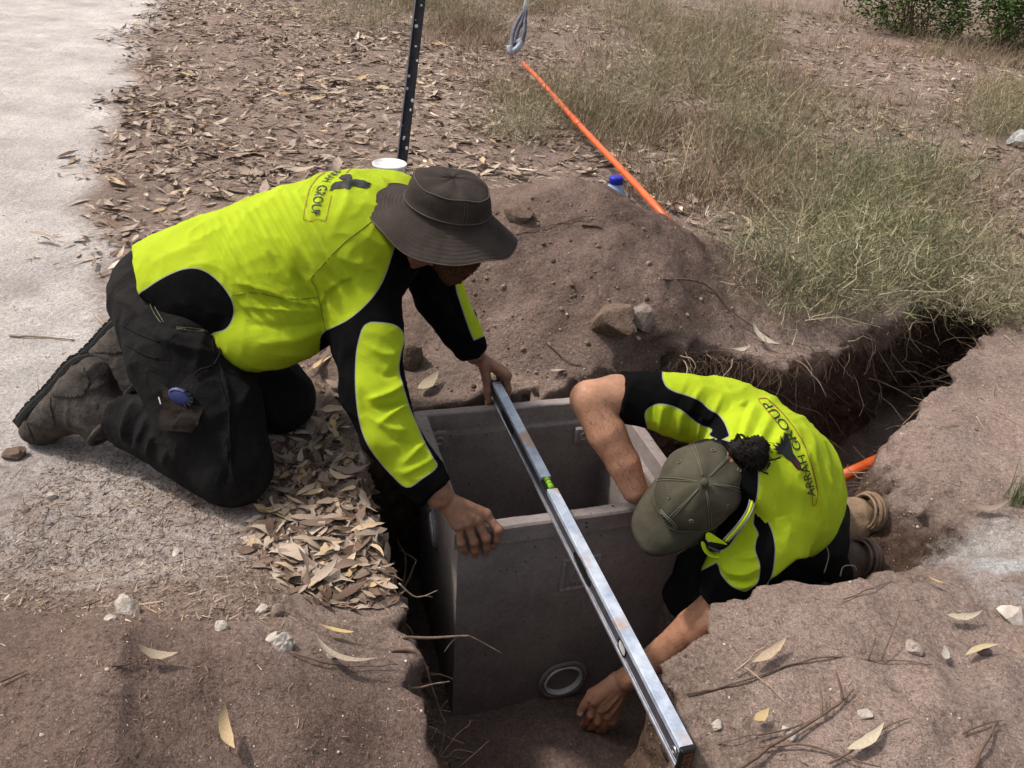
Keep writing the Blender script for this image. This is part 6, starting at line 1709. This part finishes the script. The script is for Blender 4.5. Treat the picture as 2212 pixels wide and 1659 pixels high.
# ---- wiry shrubs, each a plant of its own
def shrub(px, py, rx, ry, hgt, n, label, green=.5, at=None, tipn=5):
    b = seen(px, py)[0] if at is None else A(at)
    o = empty('wiry_shrub', b, label, 'shrub')
    ns = max(10, n // 60); az = RG.uniform(0, 6.28, ns); rr = np.sqrt(RG.random(ns))
    roots = b + np.stack([np.cos(az) * rr * rx * .55, np.sin(az) * rr * ry * .55, 0 * az - .02], -1)
    leanv = np.clip(rr * .9 + RG.normal(0, .25, ns), 0, 1.3)
    Ls = hgt * RG.uniform(.7, 1.25, ns)
    V, F, T = ribbons(roots, az + RG.normal(0, .5, ns), leanv, Ls, RG.uniform(.004, .008, ns), RG.normal(.15, .3, ns), np.clip(RG.normal(.62, .15, ns), 0, 1), 5, .25)
    add('stem', V, F, [M_GRASS], o, attrs={'tint': T})
    # twigs: rooted through the volume
    m = int(n * 1.5); k = RG.integers(0, ns, m); t = RG.uniform(.15, 1, m)
    d0 = np.stack([np.cos(az) * np.sin(leanv), np.sin(az) * np.sin(leanv), np.cos(leanv)], -1)
    rt = roots[k] + (Ls[k] * t)[:, None] * d0[k] + RG.normal(0, 1, (m, 3)) * A([rx, ry, hgt]) * .20
    rt[:, 2] = np.maximum(rt[:, 2], b[2] + .01)
    cl = fbm(rt * 9, 2)
    V, F, T = ribbons(rt, RG.uniform(0, 6.28, m), RG.normal(.75, .5, m), RG.gamma(4, .014, m).clip(.015, .13), RG.uniform(.0016, .0032, m), RG.normal(0, .6, m), np.clip(RG.normal(.85 - green, .22, m) - .25 * cl, 0, 1), 3, .45)
    f = add('twigs', V, F, [M_GRASS], o, attrs={'tint': T}); tag(f, kind='stuff')
    return o
for a in ((1745, 640, .30, .28, .30, 3600, 'wiry grey green shrub growing between the dirt mound and the trench lip', .42),
          (1905, 620, .34, .30, .30, 4200, 'wide wiry shrub overhanging the middle of the dark trench', .45),
          (2020, 575, .26, .24, .24, 2200, 'small wiry shrub growing at the far end of the trench', .35),
          (1800, 480, .36, .32, .36, 4200, 'greenest wiry shrub, right behind the shrub beside the mound', .55),
          (1960, 430, .34, .34, .34, 3000, 'wiry shrub with dark green tips beside the bare leafy strip', .55),
          (1650, 330, .40, .36, .38, 3600, 'tangled dry shrub right of the orange conduit', .38),
          (1470, 190, .52, .5, .45, 3600, 'wide olive shrub behind the orange conduit', .42),
          (1330, 260, .34, .34, .35, 2600, 'dry brown shrub leaning over the top of the orange conduit', .30),
          (1580, 90, .7, .6, .6, 3200, 'tall olive shrub at the back beside the bare leafy strip', .45),
          (1330, 60, .6, .6, .5, 3000, 'brown shrub at the back beside the strapped white rod', .3),
          (1000, 60, .6, .6, .45, 2600, 'dry shrub at the back just right of the steel picket', .25),
          (780, 60, .6, .5, .35, 2200, 'low dry shrub at the back left of the steel picket', .18),
          (1130, 300, .25, .25, .28, 1500, 'thin dry shrub standing behind the crown of the hat', .3),
          (2185, 290, .42, .4, .40, 2400, 'yellow green shrub at the right edge beyond the leafy strip', .5)): shrub(*a)
# over the trench end on the near side
shrub(2180, 690, .24, .2, .20, 1500, 'sprawling pale shrub on the near lip of the trench at the right edge', .35)
# reed-like dark tuft on the right edge
p_ = seen(2196, 1085)[0]; rs = empty('reed_tuft', p_, 'dark green spiky tuft standing on the right bank at the edge', 'plant')
n = 34; V_, F_, T_ = ribbons(np.tile(p_, (n, 1)) + RG.normal(0, .012, (n, 3)) * A([1, 1, 0]), RG.uniform(0, 6.28, n), np.abs(RG.normal(.12, .1, n)), RG.uniform(.05, .13, n), RG.uniform(.003, .005, n), RG.normal(0, .1, n), RG.uniform(0, .3, n), 3, .05)
add('blades', V_, F_, [M_GRASS], rs, attrs={'tint': T_})
# leafy green bush in the far right corner
def leafy_bush(px, py, r, h, n, label):
    b = seen(px, py)[0]; o = empty('leafy_bush', b, label, 'bush')
    u = RG.normal(0, 1, (n, 3)); u /= np.linalg.norm(u, axis=1, keepdims=True); rr = RG.random(n) ** .4
    P_ = b + u * rr[:, None] * A([r, r * .7, h * .55]) + A([0, 0, h * .5]); P_ += .12 * np.stack([vnoise(P_ * 3 + i * 9) for i in range(3)], -1)
    P_ = P_[(P_[:, 2] > b[2]) & (fbm(P_ * 4.0, 2) > -.25)]
    V_, F_, T_ = scatter_mesh(P_, u[:len(P_)] + RG.normal(0, .8, (len(P_), 3)) + A([0, 0, .5]), RG.uniform(0, 6.28, len(P_)), RG.uniform(.03, .065, len(P_)), np.clip(RG.normal(.42, .28, len(P_)), 0, 1), [leaf_tpl(1, .45, .1, .2, .03, 2)])
    tag(add('foliage', V_, F_, [M_GREENL], o, attrs={'tint': T_}), kind='stuff')
    ns = 26; V_, F_, T_ = ribbons(np.tile(b, (ns, 1)) + RG.normal(0, .08, (ns, 3)) * A([1, 1, 0]), RG.uniform(0, 6.28, ns), np.abs(RG.normal(.5, .3, ns)), RG.uniform(.5, 1, ns) * h, RG.uniform(.015, .03, ns), RG.normal(0, .2, ns), RG.uniform(0, .3, ns), 5, .15)
    add('stem', V_, F_, [M_TWIG], o, attrs={'tint': T_})
leafy_bush(1960, 75, 1.0, 1.0, 9000, 'dark green leafy bush in the far right corner, left of the other')
leafy_bush(2150, 105, .95, 1.0, 9000, 'dark green leafy bush in the far right corner, nearest the edge')
leafy_bush(2300, 60, 1.3, 1.4, 3600, 'tall dark green bush cut off by the right edge')

# ---- stones and clods
def rock_mesh(seed, rough=.28, sub=3, flat=(1, 1, 1)):
    import bmesh
    bm = bmesh.new(); bmesh.ops.create_icosphere(bm, subdivisions=sub, radius=1.0)
    V = A([v.co[:] for v in bm.verts]); F = [[v.index for v in f.verts] for f in bm.faces]; bm.free()
    n = fbm(V * 1.1 + seed * 3.7, 4); V = V * (1 + rough * n + rough * .35 * fbm(V * 4.3 + seed, 3))[:, None]
    rg = np.random.default_rng(seed)
    for _ in range(11):                                   # chipped faces
        d = rg.normal(0, 1, 3); d /= np.linalg.norm(d); c = rg.uniform(.55, .85); e = V @ d; V = V - np.maximum(e - c, 0)[:, None] * d * .85
    return V * A(flat), np.array(F)
def rock(px, py, r, mat, label, seed, flat=(1, 1, .75), cat='stone', sink=.35, name='stone', sub=3):
    p, n_ = seen(px, py); V, F = rock_mesh(seed, .3, sub, flat); c = p + A([0, 0, r * flat[2] * (1 - sink) * .6])
    a = seed * 1.3; ca, sa = math.cos(a), math.sin(a); V = V @ A([[ca, sa, 0], [-sa, ca, 0], [0, 0, 1]])
    o = add(name, V * r + c, F, [mat], None, smooth=False, loc=c); tag(o, label, cat); return o
rock(1318, 712, .076, M_CLOD, 'large brown earth clod lying on the face of the dirt mound', 4, (1.05, .9, .85), 'clod', .2, 'earth_clod', 4)
rock(1385, 700, .040, plain('grey_clod', (.20, .16, .135), .95, var=.3, bump=.004), 'smaller grey clod tucked behind the large clod on the mound', 9, (.9, .9, 1.2), 'clod', .3, 'earth_clod')
rock(1120, 470, .045, M_CLOD, 'cracked earth lump at the left of the mound top behind the hat', 12, (1.2, .9, .6), 'clod', .5, 'earth_clod')
rock(885, 775, .05, M_CLOD, 'earth lump at the mound foot between the sleeves of the kneeling person', 15, (1, 1, .8), 'clod', .4, 'earth_clod')
rock(276, 1320, .026, M_STONE, 'largest pale rounded stone on the sandy verge by the near mound', 21, (1.2, .9, .85))
rock(240, 1338, .011, M_STONE, 'small pale stone just left of the largest rounded stone', 22)
rock(600, 1325, .018, plain('brown_stone', (.20, .15, .12), .95, bump=.004), 'brown stone below the leaf pile', 23)
rock(566, 1318, .012, M_STONE, 'small pale stone left of the brown stone below the leaf pile', 24)
rock(612, 1394, .022, M_STONE, 'jagged pale stone among leaves on the near mound', 25, (1, .9, 1.0))
rock(590, 1382, .015, M_STONE, 'pale stone touching the jagged pale stone', 26)
rock(478, 1357, .016, M_STONE, 'crumbly pale stone on the mound edge right of the dry leaf', 27)
rock(380, 1195, .011, M_STONE, 'flat pale stone alone on the sandy verge', 28, (1.5, .8, .5))
rock(715, 1418, .010, M_STONE, 'small round pale pebble beside the long bent leaf', 29)
rock(2187, 1335, .026, M_STONE, 'white stone on the right bank at the picture edge', 31, (1.3, .9, .7))
rock(2120, 1408, .017, plain('dark_stone', (.13, .10, .085), .95), 'dark round pebble on the right bank behind the ochre leaf', 32)
rock(1868, 1545, .013, M_STONE, 'small cream pebble in the middle of the right bank', 33)
rock(1550, 1570, .011, M_STONE, 'cream pebble beside the near end of the spirit level', 34)
rock(1705, 1590, .016, M_STONE, 'pale crumpled stone in the twig heap', 35)
rock(1975, 1405, .020, plain('pale_clod', (.32, .26, .22), .95, bump=.005), 'pale soil lump beside the standing pale leaf', 36)
rock(2200, 315, .10, plain('grey_white_stone', (.34, .34, .34), .9, bump=.006), 'grey white stone at the right edge by the leafy strip', 37, (1.2, 1, .8))
rock(112, 1075, .014, M_STONE, 'pale pebble on the verge below the near boot', 38)
rock(30, 985, .03, M_CLOD, 'soft sand lump beside the toe of the near boot', 39, (1.2, 1, .6), 'clod', .4, 'sand_lump')
# gravel and crumbs: one mass
def small_stones(P_, s, tint, mats, name, parent):
    tv = []; 
    for i in range(4):
        V, F = rock_mesh(50 + i, .25, 1, (1, .85, .7)); tv.append((V, F))
    V_, F_, T_ = scatter_mesh(P_, np.tile(A([0, 0, 1.0]), (len(P_), 1)) + RG.normal(0, .4, P_.shape), RG.uniform(0, 6.28, len(P_)), s, tint, tv)
    o = add(name, V_, F_, [mats], parent, attrs={'tint': T_}, smooth=False); return tag(o, kind='stuff')
M_GRAV = veg_mat('grit', [(0, (.10, .07, .05)), (.35, (.20, .145, .11)), (.7, (.36, .30, .25)), (1, (.55, .50, .45))], True, .95)
q = RG.uniform([-20, 0], [2232, 1670], (5200, 2)); hp = [seen(x, y)[0] for x, y in q]; hp = A(hp)
w = np.clip(1.9 / ((hp - EYE) @ FWD), .2, 1) ** .5
gs = RG.gamma(1.8, .0011, len(hp)).clip(.0010, .009) * (.7 + .5 * (hp[:, 1] > 2))
small_stones(hp, gs, np.clip(RG.normal(.5, .28, len(hp)), 0, 1), M_GRAV, 'grit', GROUND)
mq = px_cloud(420, [(1090, 400), (1300, 420), (1430, 480), (1640, 660), (1500, 760), (1250, 840), (900, 850), (880, 700), (1010, 560)])
mp = A([seen(x, y)[0] for x, y in mq]); small_stones(mp, RG.gamma(1.4, .0028, len(mp)).clip(.0015, .014), np.clip(RG.normal(.22, .14, len(mp)), 0, 1), M_GRAV, 'crumbs', SETTING['dirt_mound'])
print('stones', time.time() - T0)

# ---- twigs lying about (photo paths), each a thing
def twig(pts, r, label, mat=None, lift=.006, side=None, n0=5):
    P3 = A([seen(x, y)[0] + A([0, 0, lift + (pts_l if (pts_l := 0) else 0)]) for x, y in pts])
    P3[1:-1, 2] += np.linspace(0, 0, max(0, len(P3) - 2)) if len(P3) > 2 else 0
    c = smooth_poly(P3, n0, False); c += .0035 * np.stack([vnoise(c * 40 + i * 5) for i in range(3)], -1)
    V_, F_ = tube(c, np.linspace(r * .75, r * .32, len(c)), 6); mb = MB(); mb.put(V_, F_)
    for j in (side or []):
        k = int(j[0] * (len(c) - 1)); e = seen(*j[1])[0] + A([0, 0, lift + j[2]])
        mid = (c[k] + e) / 2 + A([0, 0, .004]); V_, F_ = tube(smooth_poly([c[k], mid, e], 4, False), np.linspace(r * .6, r * .25, 9), 5); mb.put(V_, F_)
    o = mb.add('twig', [mat or M_TWIG], None, loc=P3[0]); tag(o, label, 'twig')
twig([(1480, 1507), (1600, 1478), (1760, 1428), (1900, 1432), (2010, 1440)], .0035, 'longest thin twig crossing the whole right bank', None, .008, [(.78, (1925, 1365), .05), (.7, (1880, 1405), .03)])
twig([(1565, 1690), (1680, 1610), (1790, 1545), (1840, 1500)], .0055, 'reddish stick slanting up through the twig heap', None, .014, [(.6, (1765, 1510), .01), (.8, (1790, 1480), .03)])
twig([(1640, 1621), (1740, 1622), (1830, 1650), (1900, 1665)], .0035, 'thin bent twig lying across the twig heap', None, .012)
twig([(2080, 1690), (2110, 1640), (2150, 1570), (1940, 1565)][:3], .006, 'dark forked stick near the bottom right corner', None, .012)
twig([(1790, 1660), (1860, 1610), (1905, 1582), (1960, 1560)], .003, 'thin dark twig right of the twig heap', None, .01)
twig([(2075, 1590), (2120, 1573), (2165, 1560)], .003, 'short pale twig low on the right bank', None, .008)
twig([(1630, 1600), (1700, 1585), (1780, 1550), (1790, 1530)], .003, 'curly dark twig on top of the twig heap', None, .016)
twig([(1495, 1640), (1560, 1610), (1640, 1590)], .0025, 'fine twig beside the end of the spirit level', None, .008)
twig([(1600, 1450), (1640, 1475), (1700, 1530)], .0022, 'thin straw leaning over the tan leaf on the right bank', M_TWIGL, .012)
twig([(1585, 1460), (1625, 1430), (1650, 1405)], .003, 'short pale stalk beside the long tan leaf', M_TWIGL, .015)
twig([(1820, 1300), (1860, 1285), (1900, 1268), (1930, 1258)], .0022, 'fine dark rootlet along the top of the right bank', None, .006)
twig([(630, 1415), (700, 1440), (760, 1447), (860, 1444)], .0028, 'thin twig lying over the bent leaf at the trench edge', None, .01)
twig([(5, 1480), (60, 1455)], .0035, 'short dark stick at the left edge on the near mound', None, .008)
twig([(245, 1448), (275, 1440), (298, 1432)], .0028, 'small forked twig on the crest of the near mound', None, .006)
twig([(20, 728), (90, 730), (160, 738)], .005, 'pale straight stick on the track beside the boots', M_TWIGL, .006)
twig([(210, 690), (235, 715), (262, 745)], .007, 'pale broken stick on the track behind the seated trousers', M_TWIGL, .008)
twig([(1430, 610), (1520, 620), (1580, 680), (1660, 735)], .005, 'dark curved root lying down the right side of the mound', None, .012)
twig([(1010, 540), (1100, 515), (1230, 480), (1290, 468)], .003, 'thin root lying across the top of the mound', None, .006)
twig([(1180, 745), (1240, 790), (1310, 797)], .003, 'thin root at the foot of the mound above the pit rim', None, .006)
twig([(1255, 488), (1290, 492), (1300, 496)], .006, 'short thick stick on the mound top', None, .006)

# ---- roots poking out of the trench sides: parts of the trench
TR = SETTING['trench']
sel = (ATT['deep'] > .5) & (gV[:, 2] > -.42) & (gV[:, 2] < -.02)
NV = vnormals(gV, gQ); idx = np.flatnonzero(sel & (np.abs(NV[:, 2]) < .75))
qv = proj(gV[idx]); vis = (qv[:, 0] > 850) & (qv[:, 0] < 2212) & (((qv[:, 0] > 1430) & (qv[:, 1] < 1150)) | ((qv[:, 0] < 1000) & (qv[:, 1] > 1050)))
idx = idx[vis & (((EYE - gV[idx]) * NV[idx]).sum(1) > -.4)]
def root_path(p, n_, L, seg=6, down=.6):
    out = [p - n_ * .02]; d = nrm(n_ * 1.0 + A([R_.gauss(0, .4), R_.gauss(0, .4), -down * R_.random()]))
    for i in range(seg):
        d = nrm(d + A([R_.gauss(0, .28), R_.gauss(0, .28), R_.gauss(-.16 * down, .22)])); out.append(out[-1] + d * L / seg)
    return smooth_poly(out, 2, False)
for i in range(110):
    k = idx[R_.randrange(len(idx))]; L = R_.uniform(.08, .34); r = R_.uniform(.0012, .0042)
    c = root_path(gV[k], NV[k], L); V_, F_ = tube(c, np.linspace(r, r * .35, len(c)), 5)
    add('root', V_, F_, [M_ROOT if R_.random() < .7 else M_TWIGL], TR)
mb = MB()
for i in range(900):
    k = idx[R_.randrange(len(idx))]; c = root_path(gV[k], NV[k], R_.uniform(.03, .14), 3, .9); mb.put(*tube(c, np.linspace(.0011, .0004, len(c)), 3, False))
tag(mb.add('fine_roots', [M_ROOT], TR), kind='stuff')
LIP = [(1425, 800), (1470, 775), (1540, 768), (1620, 772), (1700, 772), (1780, 745), (1850, 712), (1930, 688), (2010, 655), (2080, 640)]
lipc = smooth_poly(LIP, 12, False)
def lip_root(L, r, seg, out):
    x, y = lipc[R_.randrange(len(lipc))]; p = seen(x + R_.gauss(0, 8), y + R_.gauss(2, 9))[0]
    d = nrm(A([R_.gauss(0, .5), -abs(R_.gauss(.6, .4)), R_.gauss(.1, .4)])); o_ = [p + A([0, 0, -.01])]
    for i in range(seg):
        d = nrm(d + A([R_.gauss(0, .35), R_.gauss(0, .25), R_.gauss(-.30, .22)])); o_.append(o_[-1] + d * L / seg)
    return smooth_poly(o_, 2, False)
for i in range(90):
    c = lip_root(R_.uniform(.06, .26), 0, 6, 1); r = R_.uniform(.0009, .0028); V_, F_ = tube(c, np.linspace(r, r * .4, len(c)), 4)
    add('root', V_, F_, [M_ROOT if R_.random() < .5 else M_TWIGL], TR)
mb = MB()
for i in range(1100):
    c = lip_root(R_.uniform(.02, .12), 0, 4, 1); mb.put(*tube(c, np.linspace(.0010, .0004, len(c)), 3, False))
tag(mb.add('lip_roots', [M_ROOT], TR), kind='stuff')
# named sticks reaching out of the left trench side over the pit
def stick(pts, r, label, mat=M_ROOT, side=None):
    c = smooth_poly([P(*p) for p in pts], 5, False); mb = MB(); mb.put(*tube(c, np.linspace(r, r * .4, len(c)), 6))
    for j, e in (side or []): k = int(j * (len(c) - 1)); mb.put(*tube(smooth_poly([c[k], (c[k] + P(*e)) / 2 + A([0, 0, .004]), P(*e)], 3, False), np.linspace(r * .55, r * .2, 7), 5))
    o = mb.add('root', [mat], None, loc=c[0]); tag(o, label, 'root')
stick([(870, 1376, 1.66), (930, 1378, 1.68), (1000, 1374, 1.70), (1022, 1378, 1.71), (1085, 1412, 1.73)], .0034, 'straight root sticking out over the front of the concrete pit', side=[(.45, (960, 1408, 1.70))])
stick([(845, 1405, 1.62), (885, 1405, 1.63), (915, 1430, 1.65), (930, 1475, 1.67), (950, 1535, 1.70), (962, 1560, 1.70)], .0038, 'bent root hanging down from the left trench edge', side=[(.8, (968, 1512, 1.69)), (.55, (925, 1440, 1.66)), (.9, (945, 1548, 1.70))])
stick([(840, 1486, 1.58), (900, 1486, 1.60), (935, 1478, 1.62), (972, 1472, 1.64)], .003, 'thin root crossing the bent root at the left trench edge', side=[(.7, (960, 1478, 1.64))])
stick([(862, 1260, 1.74), (900, 1290, 1.76), (945, 1275, 1.79)], .002, 'fine forked root on the left trench edge below the leaf pile', M_TWIGL, [(.5, (935, 1290, 1.78))])
stick([(1780, 1238, 1.98), (1790, 1200, 1.98), (1784, 1178, 1.98)], .0018, 'thin pale straw standing on the bank in front of the yellow shirt', M_TWIGL)
stick([(1815, 1245, 1.97), (1822, 1224, 1.97), (1845, 1222, 1.97), (1850, 1232, 1.97)], .0018, 'looped pale straw standing in front of the brown boot', M_TWIGL)
print('total', time.time() - T0)

# short dark hairs along the bare forearms
def arm_hair(Vh, Qh, a, b, n, parent):
    t = ((Vh - a) @ (b - a)) / ((b - a) @ (b - a)); k = np.flatnonzero((t > .05) & (t < 1.02) & (np.linalg.norm(Vh - a - t[:, None] * (b - a), axis=1) < .065))
    k = RG.choice(k, n // 2); n = n // 2; N = vnormals(Vh, Qh)[k]; p = Vh[k]; d = nrm(b - a) + .35 * N + RG.normal(0, .25, N.shape); d /= np.linalg.norm(d, axis=1, keepdims=True)
    L = RG.uniform(.006, .014, n)[:, None]; w = np.cross(d, N); w /= np.linalg.norm(w, axis=1, keepdims=True); r = .00018
    q = p + d * L * .55 + N * .002; e = p + d * L
    V = np.stack([p - w * r, p + w * r, q + w * r, q - w * r, e], 1).reshape(-1, 3); i = (np.arange(n) * 5)[:, None]
    F = [tuple(x) for x in i + A([[0, 1, 2, 3]])] + [tuple(x) for x in i + A([[3, 2, 4]])]
    tag(add('arm_hair', V, F, [M_HAIR], parent), kind='stuff')
arm_hair(V2_arm, Q2_arm, elL, wrL, 900, bodyR); arm_hair(V3_arm, Q3_arm, elR, wrR, 900, bodyR)
